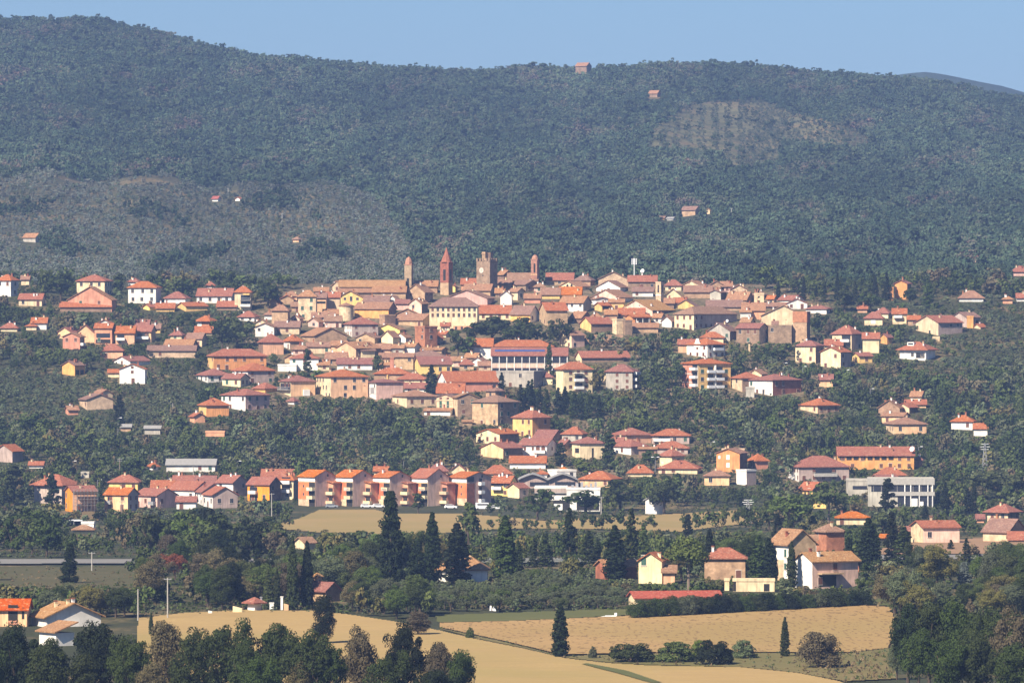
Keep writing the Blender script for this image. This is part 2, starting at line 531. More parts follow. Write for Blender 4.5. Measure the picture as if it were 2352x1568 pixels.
def panel(root, face, t0, t1, z0, z1, depth, mat, name, back=0.3, parent=None, label=None):
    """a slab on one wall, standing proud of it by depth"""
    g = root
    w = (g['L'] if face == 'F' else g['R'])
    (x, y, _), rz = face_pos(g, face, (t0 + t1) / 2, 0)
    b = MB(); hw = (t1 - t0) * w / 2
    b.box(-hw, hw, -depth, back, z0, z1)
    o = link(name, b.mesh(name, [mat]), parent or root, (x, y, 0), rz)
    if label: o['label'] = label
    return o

def balcony(root, face, t0, t1, z, out_=1.3, rail=WHITE, slabm=CONC, opening=True, solid=True):
    w = (root['L'] if face == 'F' else root['R'])
    (x, y, _), rz = face_pos(root, face, (t0 + t1) / 2, 0)
    hw = (t1 - t0) * w / 2
    b = MB()
    b.box(-hw, hw, -out_, 0.05, z - 0.12, z + 0.06, 0)
    if solid:
        b.box(-hw, hw, -out_, -out_ + 0.1, z + 0.06, z + 1.05, 1)
        b.box(-hw, -hw + 0.1, -out_ + 0.1, 0.0, z + 0.06, z + 1.05, 1)
        b.box(hw - 0.1, hw, -out_ + 0.1, 0.0, z + 0.06, z + 1.05, 1)
    else:
        b.box(-hw, hw, -out_, -out_ + 0.06, z + 0.95, z + 1.05, 1)
        k = int(hw * 2 / 0.5)
        for q in range(k + 1):
            xx = -hw + q * (2 * hw - 0.06) / max(1, k)
            b.box(xx, xx + 0.06, -out_, -out_ + 0.06, z + 0.06, z + 0.95, 1)
    o = link('balcony', b.mesh('balcony', [slabm, rail]), root, (x, y, 0), rz)
    if opening:
        b = MB(); b.box(-hw + 0.25, hw - 0.25, -0.06, 0.2, z + 0.07, z + 2.3)
        link('balcony_door', b.mesh('balcony_door', [GLASS]), root, (x, y, 0), rz)
    return o

def windows(root, h, rnd_, dens, style, upper=True):
    n = 0
    for face in ('F', 'R'):
        w = root['L'] if face == 'F' else root['R']
        if w * root['vis' + face] < 2.2: continue
        ns = max(1, int(round(h / 3.0)))
        nc = max(1, min(9, int(w / 3.1)))
        zs = h / ns
        for s in range(ns):
            for c in range(nc):
                if n >= 16: return
                if rnd_.random() > dens: continue
                st = style if style != 'mix' else rnd_.choice(['pane', 'pane', 'brown', 'green', 'brown'])
                zz = s * zs + zs * 0.55
                hh = min(1.5, zs * 0.52); ww = 1.08
                if s == 0 and rnd_.random() < 0.25 and 'door' not in root:
                    (x, y, z), rz = face_pos(root, face, (c + 0.5) / nc, 0.02)
                    o = link('door', DOOR, root, (x, y, z), rz, (1.2, 1.0, 2.2)); root['door'] = 1
                    continue
                (x, y, z), rz = face_pos(root, face, (c + 0.5 + rnd_.uniform(-0.08, 0.08)) / nc, zz)
                link('window', WIN[st], root, (x, y, z), rz, (ww, 1.0, hh)); n += 1

HSEED = [0]
def H(t, xl, xs, xr, ye, yb, pk, roof, wall, tone, label, name='house', cat=None, win=0.5, style='mix', wr=None,
      phi=None, R=None, L=None, ch=None, group=None, og=0.45, ov=0.6, nick=None, D=None):
    HSEED[0] += 1
    rn = random.Random(HSEED[0] * 7 + 3)
    ul, ve = tv(t, xl, ye); uc, vb = tv(t, xs, yb); ur, vp = tv(t, xr, pk if pk is not None else ye)
    D = D or depth_of(uc, vb)
    s = D / FV
    lw, rw = max(0.0, (uc - ul)) * s, max(0.0, (ur - uc)) * s
    h = (vb - ve) * s
    rise = max(0.0, (ve - vp) * s) if pk is not None else None
    if lw < 0.1:
        phi_ = math.radians(90)
    if phi is not None:
        p = math.radians(phi)
    elif rw < 0.12 * lw or rw < 1.0:
        p = math.asin(min(0.25, rw / max(6.0, 0.8 * lw))) if rw > 0.15 else 0.0
    else:
        p = math.atan2(1.2 * rw, lw)
    p = min(max(p, 0.0), math.radians(80))
    Lh = L or max(1.0, lw / math.cos(p))
    if R is None:
        if math.sin(p) > 0.2: R = max(1.5, rw / math.sin(p))
        else: R = min(max(0.75 * Lh, 4.0), 10.0)
    ex = Vector((math.cos(p), -math.sin(p), 0)); ey = Vector((math.sin(p), math.cos(p), 0))
    corner = at(uc, vb, D)
    cen = corner - ex * (Lh / 2) + ey * (R / 2)
    root = bpy.data.objects.new(name, None); COL.objects.link(root)
    root.empty_display_size = 1.0
    root.location = cen; root.rotation_euler = (0, 0, -p)
    root['L'] = Lh; root['R'] = R; root['h'] = h
    root['visF'] = math.cos(p); root['visR'] = math.sin(p)
    tag(root, label, cat or name.replace('_', ' '), group)
    wm = WALL[wall]; wm2 = WALL[wr] if wr else None  # the right wall can take a darker material that paints its shade
    span = Lh if roof == 'gl' else (R if roof == 'gr' else min(Lh, R))
    if rise is None: rise = 0.16 * span
    if roof in ('gl', 'gr', 'h'): rise = min(max(rise, 0.10 * span), 0.42 * span)
    x0, x1, y0, y1 = -Lh / 2, Lh / 2, -R / 2, R / 2
    zb = -4.0
    b = MB()
    th = 0.24
    rb = MB()
    if roof == 'round':
        rad = Lh / 2
        b.lathe([(rad, zb), (rad * 0.98, h)], 24)
        rb.lathe([(rad + 0.3, h - 0.1), (rad + 0.3, h + 0.1), (0.1, h + rise)], 24)
    else:
        b.poly([(x0,y0,zb),(x1,y0,zb),(x1,y0,h),(x0,y0,h)] if roof != 'gl' else [(x0,y0,zb),(x1,y0,zb),(x1,y0,h),(0,y0,h+rise),(x0,y0,h)], 0)
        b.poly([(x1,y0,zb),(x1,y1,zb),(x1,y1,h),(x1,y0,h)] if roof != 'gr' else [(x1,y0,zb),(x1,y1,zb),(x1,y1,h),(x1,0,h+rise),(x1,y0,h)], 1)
        b.poly([(x1,y1,zb),(x0,y1,zb),(x0,y1,h),(x1,y1,h)] if roof != 'gl' else [(x1,y1,zb),(x0,y1,zb),(x0,y1,h),(0,y1,h+rise),(x1,y1,h)], 0)
        b.poly([(x0,y1,zb),(x0,y0,zb),(x0,y0,h),(x0,y1,h)] if roof != 'gr' else [(x0,y1,zb),(x0,y0,zb),(x0,y0,h),(x0,0,h+rise),(x0,y1,h)], 0)
        b.poly([(x0,y0,zb),(x0,y1,zb),(x1,y1,zb),(x1,y0,zb)], 0)
        if roof in ('f', 'cren'):
            b.poly([(x0,y0,h),(x1,y0,h),(x1,y1,h),(x0,y1,h)], 0)
        if roof == 'gr' or roof == 'gl':
            if roof == 'gr':
                half, a0, a1 = R / 2, x0 - og, x1 + og
                P = lambda q, a, z: (a, q, z)
            else:
                half, a0, a1 = Lh / 2, y0 - og, y1 + og
                P = lambda q, a, z: (q, a, z)
            sl_ = rise / half
            q0, z0 = half + ov, h - ov * sl_
            lo0 = [P(-q0, a0, z0), P(0, a0, h + rise), P(q0, a0, z0)]
            lo1 = [P(-q0, a1, z0), P(0, a1, h + rise), P(q0, a1, z0)]
            up = lambda c_: (c_[0], c_[1], c_[2] + th)
            hi0 = [up(c_) for c_ in lo0]; hi1 = [up(c_) for c_ in lo1]
            for k in (0, 1):
                rb.poly([hi0[k], hi0[k+1], hi1[k+1], hi1[k]]); rb.poly([lo0[k+1], lo0[k], lo1[k], lo1[k+1]])
            rb.poly([lo0[0], hi0[0], hi1[0], lo1[0]]); rb.poly([lo0[2], lo1[2], hi1[2], hi0[2]])
            rb.poly([lo0[0], lo0[1], hi0[1], hi0[0]]); rb.poly([lo0[1], lo0[2], hi0[2], hi0[1]])
            rb.poly([lo1[1], lo1[0], hi1[0], hi1[1]]); rb.poly([lo1[2], lo1[1], hi1[1], hi1[2]])
        elif roof == 'h':
            sl_ = rise / (span / 2)
            z0 = h - min(ov * sl_, 0.35) + 0.02
            X0, X1, Y0, Y1 = x0 - ov, x1 + ov, y0 - ov, y1 + ov
            if Lh >= R:
                k = max(0.25, (Lh - R) / 2); ra, rb_ = (-k, 0), (k, 0)
            else:
                k = max(0.25, (R - Lh) / 2); ra, rb_ = (0, -k), (0, k)
            E = [(X0,Y0,z0+th),(X1,Y0,z0+th),(X1,Y1,z0+th),(X0,Y1,z0+th)]
            El = [(x_, y_, z_ - th) for x_, y_, z_ in E]
            A_, B_ = (*ra, h + rise + th), (*rb_, h + rise + th)
            if Lh >= R:
                rb.poly([E[0], E[1], B_, A_]); rb.poly([E[1], E[2], B_]); rb.poly([E[2], E[3], A_, B_]); rb.poly([E[3], E[0], A_])
            else:
                rb.poly([E[0], E[1], A_]); rb.poly([E[1], E[2], B_, A_]); rb.poly([E[2], E[3], B_]); rb.poly([E[3], E[0], A_, B_])
            for k in range(4):
                rb.poly([El[k], El[(k+1) % 4], E[(k+1) % 4], E[k]])
            rb.poly([El[3], El[2], El[1], El[0]])
        elif roof == 's':
            rb.poly([(x0-ov,y0-ov,h),(x1+ov,y0-ov,h),(x1+ov,y1+ov,h+rise),(x0-ov,y1+ov,h+rise)][::-1])
            rb.poly([(x0-ov,y0-ov,h+th),(x1+ov,y0-ov,h+th),(x1+ov,y1+ov,h+rise+th),(x0-ov,y1+ov,h+rise+th)])
            rb.poly([(x0-ov,y0-ov,h),(x1+ov,y0-ov,h),(x1+ov,y0-ov,h+th),(x0-ov,y0-ov,h+th)])
            rb.poly([(x1+ov,y0-ov,h),(x1+ov,y1+ov,h+rise),(x1+ov,y1+ov,h+rise+th),(x1+ov,y0-ov,h+th)])
            rb.poly([(x0-ov,y1+ov,h+rise),(x0-ov,y0-ov,h),(x0-ov,y0-ov,h+th),(x0-ov,y1+ov,h+rise+th)])
            rb.poly([(x1+ov,y1+ov,h+rise),(x0-ov,y1+ov,h+rise),(x0-ov,y1+ov,h+rise+th),(x1+ov,y1+ov,h+rise+th)])
        elif roof == 'f':
            b.box(x0 - 0.12, x1 + 0.12, y0 - 0.12, y1 + 0.12, h - 0.25, h + 0.35, 0)
        elif roof == 'cren':
            n_ = 5
            for (ax, fx) in ((0, y0), (0, y1), (1, x0), (1, x1)):
                ln = Lh if ax == 0 else R
                st = ln / (2 * n_ - 1)
                for k in range(n_):
                    c0 = -ln / 2 + 2 * k * st
                    if ax == 0: b.box(c0, c0 + st, fx - 0.15, fx + 0.15, h - 0.1, h + 1.25, 0)
                    else: b.box(fx - 0.151, fx + 0.151, c0, c0 + st, h - 0.1, h + 1.25, 0)
        elif roof == 'spire':
            rb.box(x0 - 0.15, x1 + 0.15, y0 - 0.15, y1 + 0.15, h - 0.3, h + 0.1)
            rb.lathe([(Lh * 0.66, h + 0.1), (Lh * 0.60, h + 0.2), (Lh * 0.28, h + rise * 0.52), (0.05, h + rise)], 8, 0, 0, 0, math.pi / 8)
        elif roof == 'dome':
            rb.box(x0 - 0.15, x1 + 0.15, y0 - 0.15, y1 + 0.15, h - 0.3, h + 0.1)
            rb.lathe([(Lh * 0.52, h + 0.1), (Lh * 0.5, h + rise * 0.35), (Lh * 0.38, h + rise * 0.68), (Lh * 0.16, h + rise * 0.92), (0.08, h + rise)], 8, 0, 0, 0, math.pi / 8)
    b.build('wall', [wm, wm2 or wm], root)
    ro = None
    if rb.v:
        ro = rb.build('roof', ROOF[tone] if tone in ROOF else WALL[tone], root)
        if ch is None: ch = rn.choice([1, 1, 2, 2, 3]) if roof in ('gl', 'gr', 'h') else 0
        for k in range(ch):
            x = rn.uniform(-0.36, 0.36) * Lh; y = rn.uniform(-0.3, 0.30) * R
            if roof == 'gr': z = h + rise * (1 - abs(y) / (R / 2))
            elif roof == 'gl': z = h + rise * (1 - abs(x) / (Lh / 2))
            else: z = h + rise * max(0.0, min(1.0, (Lh / 2 - abs(x)) / (span / 2), (R / 2 - abs(y)) / (span / 2)))
            link('chimney', CHIM[rn.randrange(3)], ro, (x, y, z + 0.3), 0, (1.0, 1.0, rn.uniform(0.7, 1.2)))
    root['base_z'] = cen.z
    if win > 0 and roof not in ('spire', 'dome', 'cren', 'round') and h > 1.8:
        windows(root, h, rn, min(0.92, win * 1.3), style)
    top = (vp if pk is not None else ve) - 2
    RECTS.append((ul, max(ur, uc), top, vb, D, root))
    nk = nick or label
    for sep in (' with ', ', ', ' and '):
        nk = nk.split(sep)[0]
    BUILD.append((root, nk, (ul + max(ur, uc)) / 2, ul, max(ur, uc), top, vb, D))
    return root

def nearest_mark(marks, u, top, base, skip=None):
    best = None
    for m_ in marks:
        if m_[0] is skip: continue
        dx = max(m_[3] - u, 0, u - m_[4]); dy = max(m_[5] - base, 0, base - m_[6])
        d = math.hypot(dx, dy*1.2)
        if best is None or d < best[0]: best = (d, m_, dx, dy)
    d, m_, dx, dy = best
    if dx <= dy*0.8: rel = 'below' if base > m_[6] else 'above'
    else: rel = 'left of' if u < m_[3] else 'right of'
    if dx == 0 and dy == 0: rel = 'before' if base >= m_[6] - 0.3*(m_[6]-m_[5]) else 'behind'
    return d, m_, rel
NUM = ['first', 'second', 'third', 'fourth', 'fifth', 'sixth', 'seventh', 'eighth', 'ninth', 'tenth', 'eleventh', 'twelfth']

# -- left edge and the villas on the left shoulder of the hill
H('A1',-60,148,240,330,560,258,'h','W','r','white house cut off by the left edge, blue-grey side wall in shade',win=.35)
H('A1',290,400,410,315,400,270,'gr','C','b','low brown-roofed house behind trees near the left-edge white house',win=.2)
H('A1',255,575,605,590,690,520,'gr','C','r','small cream house with flat red roof among trees at far left',win=.3)
H('A1',1050,1440,1520,340,560,265,'h','C','r','cream hipped villa behind the big brick-red house',win=.7,style='pane',nick='cream hipped villa')
r=H('A1',930,1540,1600,600,770,425,'gl','S','b','big brick-red house with long sloping gable and red porch roof',win=.25,nick='big brick-red house')
H('A1',825,1530,1545,690,770,622,'gr','D','r','long red porch roof on dark open loggia before the brick-red house',win=0,ch=0,R=4,nick='red-roofed loggia',name='loggia')
H('A1',1765,1900,1935,350,450,308,'h','W','r','white turret-like house with small red pyramid roof behind white villa',win=.2,nick='white turret house')
H('A1',1760,2145,2205,430,655,352,'h','W','r','bright white two-storey villa with hipped red roof, upper left',win=.7,style='pane',nick='bright white villa')
H('A2',-90,200,255,575,655,495,'h','W','r','low white house with dark red hipped roof right of the white villa',win=.5)
H('A1',2150,2400,2405,712,765,650,'gr','Y','r','low yellow house with bright red roof beside a thin cypress',win=.2)
H('A1',1965,2060,2160,700,750,665,'gl','Y','r','tiny yellow gable left of the low yellow house',win=0)
H('A2',70,210,500,690,765,640,'gl','Y','r','yellow gabled house with long red roof below the white row house',win=.3)
H('A2',640,905,920,690,750,622,'gr','D','r','low house under long red roof in front of white row house',win=.2)
H('A1',10,235,250,985,1040,925,'h','C','r','red hipped roof poking out of trees at the left edge',win=.2)
H('A1',360,500,515,960,1020,930,'h','C','r','small low red roof left of the red-roofed white-pillared house',win=.1)
H('A1',430,640,655,912,1015,850,'gr','W','r','red-roofed house with white pillars among dark trees, far left',win=.4)
H('A1',1320,1555,1565,930,1000,878,'gl','W','r','white low gable peeping above the pink houses at left',win=0)
H('A1',785,985,1090,1050,1150,985,'gl','E','r','peach gable directly behind the nearest pink house',win=.1)
H('A1',1040,1300,1310,1060,1200,930,'gl','E','r','peach house with steep sloping gable between pink neighbours',win=.15)
r=H('A1',1300,1540,1570,985,1215,930,'gr','S','r','pink house with dark loggia below a red roof',win=.15)
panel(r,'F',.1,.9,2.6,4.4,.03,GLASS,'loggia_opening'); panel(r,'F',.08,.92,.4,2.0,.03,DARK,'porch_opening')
r=H('A1',1590,1850,1860,1050,1215,950,'gr','E','r','pink house with broad red roof and white balcony rail',win=.3)
balcony(r,'F',.05,.5,1.6)
H('A1',1870,2050,2060,938,1010,875,'gr','E','r','small peach upper house with red roof above the pink row',win=.2)
r=H('A1',1830,2080,2130,1030,1190,955,'gr','E','r','pink house with dark upper terrace at right of pink row',win=.3)
balcony(r,'F',.2,.9,1.4)
H('A1',2090,2205,2220,990,1060,930,'gr','Y','b','small yellow house with brown roof right of the pink row',win=.6,style='brown')
r=H('A1',860,1100,1150,1110,1290,1058,'gl','S','b','salmon gabled house with white balconies, nearest of the pink group',win=.5,style='brown',nick='nearest salmon gabled house')
balcony(r,'R',.05,.9,1.7)
H('A1',1380,1690,1700,1295,1410,1215,'h','E','r','peach house with hipped red roof and brown doors, left slope',win=.8,style='brown')
H('A1',1550,1790,2060,1445,1520,1385,'gl','W','r','low white gabled house with long red roof above bright white gable',win=.2)
r=H('B1',1645,1995,2005,85,290,18,'gl','W','r','bright white gabled house with brown windows standing among olive trees',win=0,nick='bright white gabled house')
for z,hh in ((4.6,1.0),(6.4,.8)):
    (x,y,z_),rz=face_pos(r,'F',.5,z); link('window',WIN['brown'],r,(x,y,z_),rz,(1.0,1,hh))
link('door',DOOR,r,(.3,-r['R']/2,0.0),0,(1.2,1,2.2))
H('B1',1490,1640,1645,130,200,92,'gr','C','r','open porch with red roof at the side of bright white gable',win=0,ch=0,name='porch')
H('A2',-320,340,350,1300,1400,1235,'gr','L','b','long tan house with brown tiled roof beside the leaning tree',win=.35)
H('A2',-90,300,355,1222,1300,1150,'gr','P','b','brown-roofed house directly behind the long tan house',win=.2)
H('A2',210,430,480,1130,1250,1062,'gr','C','b','cream house with plain brown roof next to big dark tree',win=.2)
H('A2',-10,150,190,1085,1150,1020,'h','C','r','small red-hipped house above the brown-roofed houses at left',win=.3)
r=H('B1',845,1030,1155,35,180,-20,'gl','O','b','orange house with two dark garage openings beside a round tree',win=0)
panel(r,'R',.1,.45,.1,2.3,.03,DARK,'garage_opening');panel(r,'R',.55,.9,.1,2.3,.03,DARK,'garage_opening')
H('B1',1065,1200,1550,505,650,435,'gr','L','b','old stone farmhouse with brown gable amid olives at left',name='farmhouse',win=.25,nick='old stone farmhouse')
H('B1',1260,1380,1545,425,500,372,'gr','L','b','stone house peeking over the old stone farmhouse roof',win=.2)
H('B1',890,940,1075,645,720,598,'gl','S','b','small brick shed left below the old stone farmhouse',name='shed',win=0)
H('B1',-80,170,300,1215,1375,1130,'gl','M','r','grey gabled house cut off at the left edge below olives',win=.2)
H('B1',400,590,600,1402,1450,1362,'gr','W','r','low white house with red roof hidden in trees, far left',win=.1)
H('C1',1115,1225,1240,190,260,None,'f','G','g','small grey concrete hut on the wooded left slope',name='hut',win=.4)
H('B1',2030,2100,2175,1420,1475,1372,'h','W','r','tiny white hut above the long grey-roofed shed',name='hut',win=.5)
H('B2',-60,610,620,1402,1500,1332,'gr','W','g','long low shed with grey roof and white walls in trees',name='shed',win=.3,ch=0)
H('A2',490,600,608,400,480,340,'h','W','r','lone red-roofed house high among trees behind the left villas',win=.6)
H('A2',355,835,880,545,650,448,'gr','W','r','white row house with long red roof and dark windows',win=.85,style='pane',nick='white row house')
r=H('A2',880,1100,1115,492,750,415,'h','C','r','tall cream house with balconies at right end of white row',win=.3,nick='tall cream balcony house')
balcony(r,'F',.35,1.0,4.2,solid=False,rail=GREY); balcony(r,'F',.35,1.0,1.6)
panel(r,'F',.55,.95,6.4,7.0,1.2,WALL['Y'],'awning')
r=H('A2',365,530,600,890,1000,810,'h','B','r','dark brick villa with overhanging hipped roof in dark trees',win=.5,ov=1.2)
panel(r,'F',.0,.35,.4,3.0,.05,WHITE,'white_bay')
H('A2',330,570,585,1045,1090,962,'gr','C','r','low cream house with red roof below the dark brick villa',win=.2,ch=0)
H('A2',930,1150,1210,832,900,762,'h','W','r','small white house with two white chimneys, below left villas',win=.6,ch=2)
H('A2',1115,1380,1395,945,1010,872,'gl','C','t','pale cream gable rising behind the plain white gabled house',win=0)
r=H('A2',1165,1422,1432,975,1110,925,'gl','W','b','plain white gabled house with one dark square window',win=0,nick='plain white gabled house')
(x,y,z_),rz=face_pos(r,'F',.2,2.9); link('window',WIN['pane'],r,(x,y,z_),rz,(1.0,1,1.1))
H('A2',1390,1612,1645,745,960,660,'h','T','b','square tan stone house with brown roof at old town left end',win=.12)
H('A2',1570,1740,1755,545,640,480,'h','E','b','small roof with yellowish gable left of the weathered palace',win=.2)
H('A2',1755,2000,2012,552,890,455,'h','L','b','tall weathered stone palace at left end of the old town',name='palace',win=.5,style='green',nick='weathered stone palace')
r=H('A2',2000,2140,2150,565,810,500,'gr','E','b','cream house with open roof loggia beside the weathered palace',win=.15)
panel(r,'F',.05,.95,4.6,5.6,.03,DARK,'loggia_opening')
H('A2',2140,2330,2340,558,780,470,'gr','C','r','cream house with narrow top windows left of yellow gable',win=.4,style='brown')
# -- old town crest, left half
H('A3',-30,868,878,640,760,556,'gr','T','t','long brown-roofed church nave left of the first bell tower',name='church',win=.0,ch=0,nick='long church nave')
H('A3',1000,1320,1335,632,730,560,'gr','T','b','brown nave roof between the two left bell towers',name='church',win=.1,ch=1,nick='smaller nave')
r=H('A3',868,965,988,335,740,228,'dome','U','Q','slender pale stone bell tower with rounded brick top, leftmost tower',name='bell_tower',phi=14,nick='leftmost bell tower')
z0=r['h']
for z1,z2 in ((z0-11.2,z0-6.4),): panel(r,'F',.34,.66,z1+1.2,z2+.6,.02,DARK,'belfry_opening')
panel(r,'F',-.06,1.06,z0-12.8,z0-12.4,.15,WALL['T'],'cornice'); panel(r,'R',.3,.7,z0-9.6,z0-5.8,.02,DARK,'belfry_opening')
r=H('A3',1362,1476,1532,306,760,98,'spire','T','B','tall brick bell tower with pointed spire, second from left',name='bell_tower',phi=28,nick='spired bell tower')
z0=r['h']
panel(r,'F',-.01,1.01,z0-8.6,z0-.35,.05,WALL['B'],'brick_belfry',back=0.1); panel(r,'R',-.01,1.01,z0-8.6,z0-.35,.05,WALL['B'],'brick_belfry',back=0.1)
panel(r,'F',.36,.66,z0-7.6,z0-3.0,.10,DARK,'belfry_opening'); panel(r,'R',.36,.66,z0-7.6,z0-3.0,.10,DARK,'belfry_opening')
r=H('A3',1860,2046,2150,290,760,None,'cren','U','b','crenellated stone clock tower with white clock face',name='clock_tower',phi=38,nick='clock tower')
z0=r['h']
b=MB(); b.lathe([(0.0,-.06),(1.02,-.06),(1.02,.06),(0.0,.06)],28); b.lathe([(1.02,-.08),(1.16,-.08),(1.16,.08),(1.02,.08)],28,0,0,1)
ck=link('clock_face',b.mesh('clock_face',[LAMPW,FRAME]),r); (x,y,z_),rz=face_pos(r,'F',.38,z0-3.9,.1); ck.location=(x,y,z_); ck.rotation_euler=(math.radians(90),0,0)
b=MB(); b.box(-.05,.05,-.05,.6,.065,.10); b.box(-.04,.35,-.04,.04,.105,.14); link('clock_hands',b.mesh('clock_hands',[DARK]),ck)
panel(r,'F',.44,.52,z0-6.4,z0-5.7,.02,DARK,'window')
tw=r['L']*.24
b=MB(); b.box(-tw/2,tw/2,-tw/2,tw/2,-.5,3.0); b.box(-tw*.62,tw*.62,-tw*.62,tw*.62,3.0,3.35); b.box(-tw/2,tw/2,-tw/2,tw/2,3.35,3.9)
link('bell_turret',b.mesh('bell_turret',[WALL['T']]),r,(-.1*r['L'],-.1*r['R'],z0))
b=MB(); b.box(-.9,.9,-.9,.9,-.5,3.6); link('stair_turret',b.mesh('stair_turret',[WALL['D']]),r,(.12*r['L'],.2*r['R'],z0))
H('A3',1650,1868,1880,600,690,482,'gr','S','r','red-tiled hall standing against the clock tower left side',win=.0,ch=1,name='hall')
H('A3',1380,1590,1605,652,720,594,'gl','Y','r','small yellow gable just below between spire and clock tower',win=.3)
H('A3',1680,2050,2110,690,780,608,'gr','T','b','brown-tiled house at the foot of the clock tower',win=.3)
H('A3',1430,2010,2110,800,905,690,'gl','P','b','pale pink long gable below the clock tower',win=.15)
H('A3',890,1150,1260,715,870,610,'gl','T','b','rough stone gabled house between first and second bell towers',win=.35)
H('A3',430,885,895,715,880,640,'gr','T','b','broad stone house with small dark window below church nave',win=.1)
H('A3',-40,430,440,720,830,670,'gr','D','b','dark stone house tucked under the left of church nave',win=.1)
H('A3',780,882,890,760,860,716,'gl','W','b','narrow white wall house above the red-roofed pink neighbour',win=0)
H('A3',660,745,790,805,910,765,'gl','W','b','narrow white house stepped left of the pink gabled house',win=0)
H('A3',745,935,945,868,965,822,'gr','P','r','low red-roofed house adjoining the pink gabled house',win=.2)
r=H('A3',935,1105,1190,872,1015,808,'gl','P','b','pink gabled house with one dark window in old town',win=0,wr='D',nick='pink gabled house')
(x,y,z_),rz=face_pos(r,'F',.32,3.0); link('window',WIN['pane'],r,(x,y,z_),rz,(1,1,1.3))
H('A3',310,650,665,860,940,770,'gr','E','b','brown-roofed house immediately right of the three-window yellow gable',win=.2)
r=H('A3',-60,300,315,795,905,702,'gl','Y','b','yellow gable with three dark windows at old town left',win=0,nick='three-window yellow gable')
for t_,hh in ((.3,1.0),(.54,1.9),(.78,1.0)):
    (x,y,z_),rz=face_pos(r,'F',t_,2.9); link('window',WIN['pane'],r,(x,y,z_),rz,(1.0,1,hh))
H('A3',180,650,750,945,1085,860,'gr','O','b','vivid ochre house with stepped brown roofs, old town left',win=.45,style='brown',wr='D',nick='vivid ochre house')
H('A3',-35,165,170,905,1110,862,'round','L','b','squat round stone tower with low tiled cone roof',name='round_tower',ch=0,nick='round stone tower')
H('A3',765,1045,1055,1012,1080,948,'gl','T','b','tan gable behind stone house left of cream palazzo',win=.1)
H('A3',735,1120,1285,1100,1195,1020,'gr','T','b','stone house with shaded end gable left of cream palazzo',win=.4)
r=H('A3',520,600,745,1035,1185,None,'f','T','b','blank flat-topped stone block right of vivid ochre house',win=.1,wr='D')
H('A3',30,145,505,1155,1335,1066,'h','W','r','white house with red hipped roof and shaded long side',win=.8,style='brown',wr='M',nick='white house of shaded side')  # long side of a white house, its shade put into a grey wall colour
r=H('A3',1212,1870,1900,908,1235,795,'h','C','b','large cream palazzo with two rows of windows, mid town',name='palazzo',win=0,nick='large cream palazzo',ch=2)
for k in range(9):
    for zf,st in ((.86,'pane' if k%3!=0 else 'brown'),(.62,'pane' if k%2 else 'brown')):
        (x,y,z_),rz=face_pos(r,'F',(k+.6)/9.1,r['h']*zf); link('window',WIN[st],r,(x,y,z_),rz,(.95,1,1.45))
panel(r,'F',.45,.455,.0,r['h']-.3,.08,FRAME,'drainpipe'); panel(r,'F',.5,1.0,0,1.6,.06,WALL['S'],'brick_base')
for k in range(3):
    (x,y,z_),rz=face_pos(r,'F',.56+.12*k,.7); link('window',WIN['pane'],r,(x,y,z_-.0),rz,(.9,1,1.2))
H('A3',465,805,865,1230,1300,1155,'gl','Y','b','bright yellow blank gable in the lower old town',win=0,nick='bright yellow blank gable')
H('A3',1370,1490,1500,1180,1265,1140,'gr','C','r','small cream house at lower left of the large palazzo',win=.2)
H('A3',1330,1440,1500,1290,1340,1255,'gr','C','r','tiny cream house with red roof near round trees',win=.3)
H('A3',1010,1150,1320,1195,1480,None,'f','B','b','tall plain red-brick house beside dark archway, mid town',win=.1,nick='tall red-brick house')
H('A3',740,885,960,1340,1415,1282,'gl','W','b','white slanted gable just left of the tall red-brick house',win=0)
H('A3',200,460,550,1345,1425,1285,'gl','T','b','brown gable edged in white below the shaded white house',win=.1)
H('A3',550,710,800,1335,1430,1250,'gl','C','b','cream gable below the bright yellow blank gable',win=.1)
H('A3',-80,200,520,1490,1640,1405,'gl','E','b','peach house with large shaded right wall, lower town left',win=.1,wr='D')  # right wall painted dark for the shade it lies in
H('B3',160,275,460,50,165,-10,'gl','C','b','cream house with open veranda under brown roof, lower town',win=.1)
H('A3',480,670,685,1490,1590,1400,'gr','E','b','small peach house with brown roof left of green-shuttered row',win=.4)
H('A3',680,855,865,1480,1590,1440,'gr','G','b','house with long dark-green shuttered upper floor, lower town',win=.9,style='green')
H('A3',860,1010,1080,1460,1590,1415,'gr','W','b','pale white house with dark terrace roof, lower town centre',win=.3)
H('A3',1090,1380,1460,1510,1600,1480,'gr','T','b','low stone houses with brown roofs under the red-brick house',win=.3)
H('A3',1900,2330,2345,1005,1100,900,'gr','C','r','row house with mottled roof immediately right of large palazzo',win=.7,style='brown')
H('A3',2150,2240,2350,470,620,420,'gr','D','b','shaded grey house close behind clock tower right side',win=.3)  # the shade on this house is painted as dark stone
H('A3',2050,2340,2350,600,700,545,'gr','T','b','brown roofed row right of the clock tower foot',win=.2)
H('A3',2120,2240,2260,720,800,660,'gr','D','b','dark small house below clock tower at its right',win=.2)
H('A3',2190,2345,2365,760,895,700,'gl','W','b','pale sunlit gable right below the clock tower',win=.3)

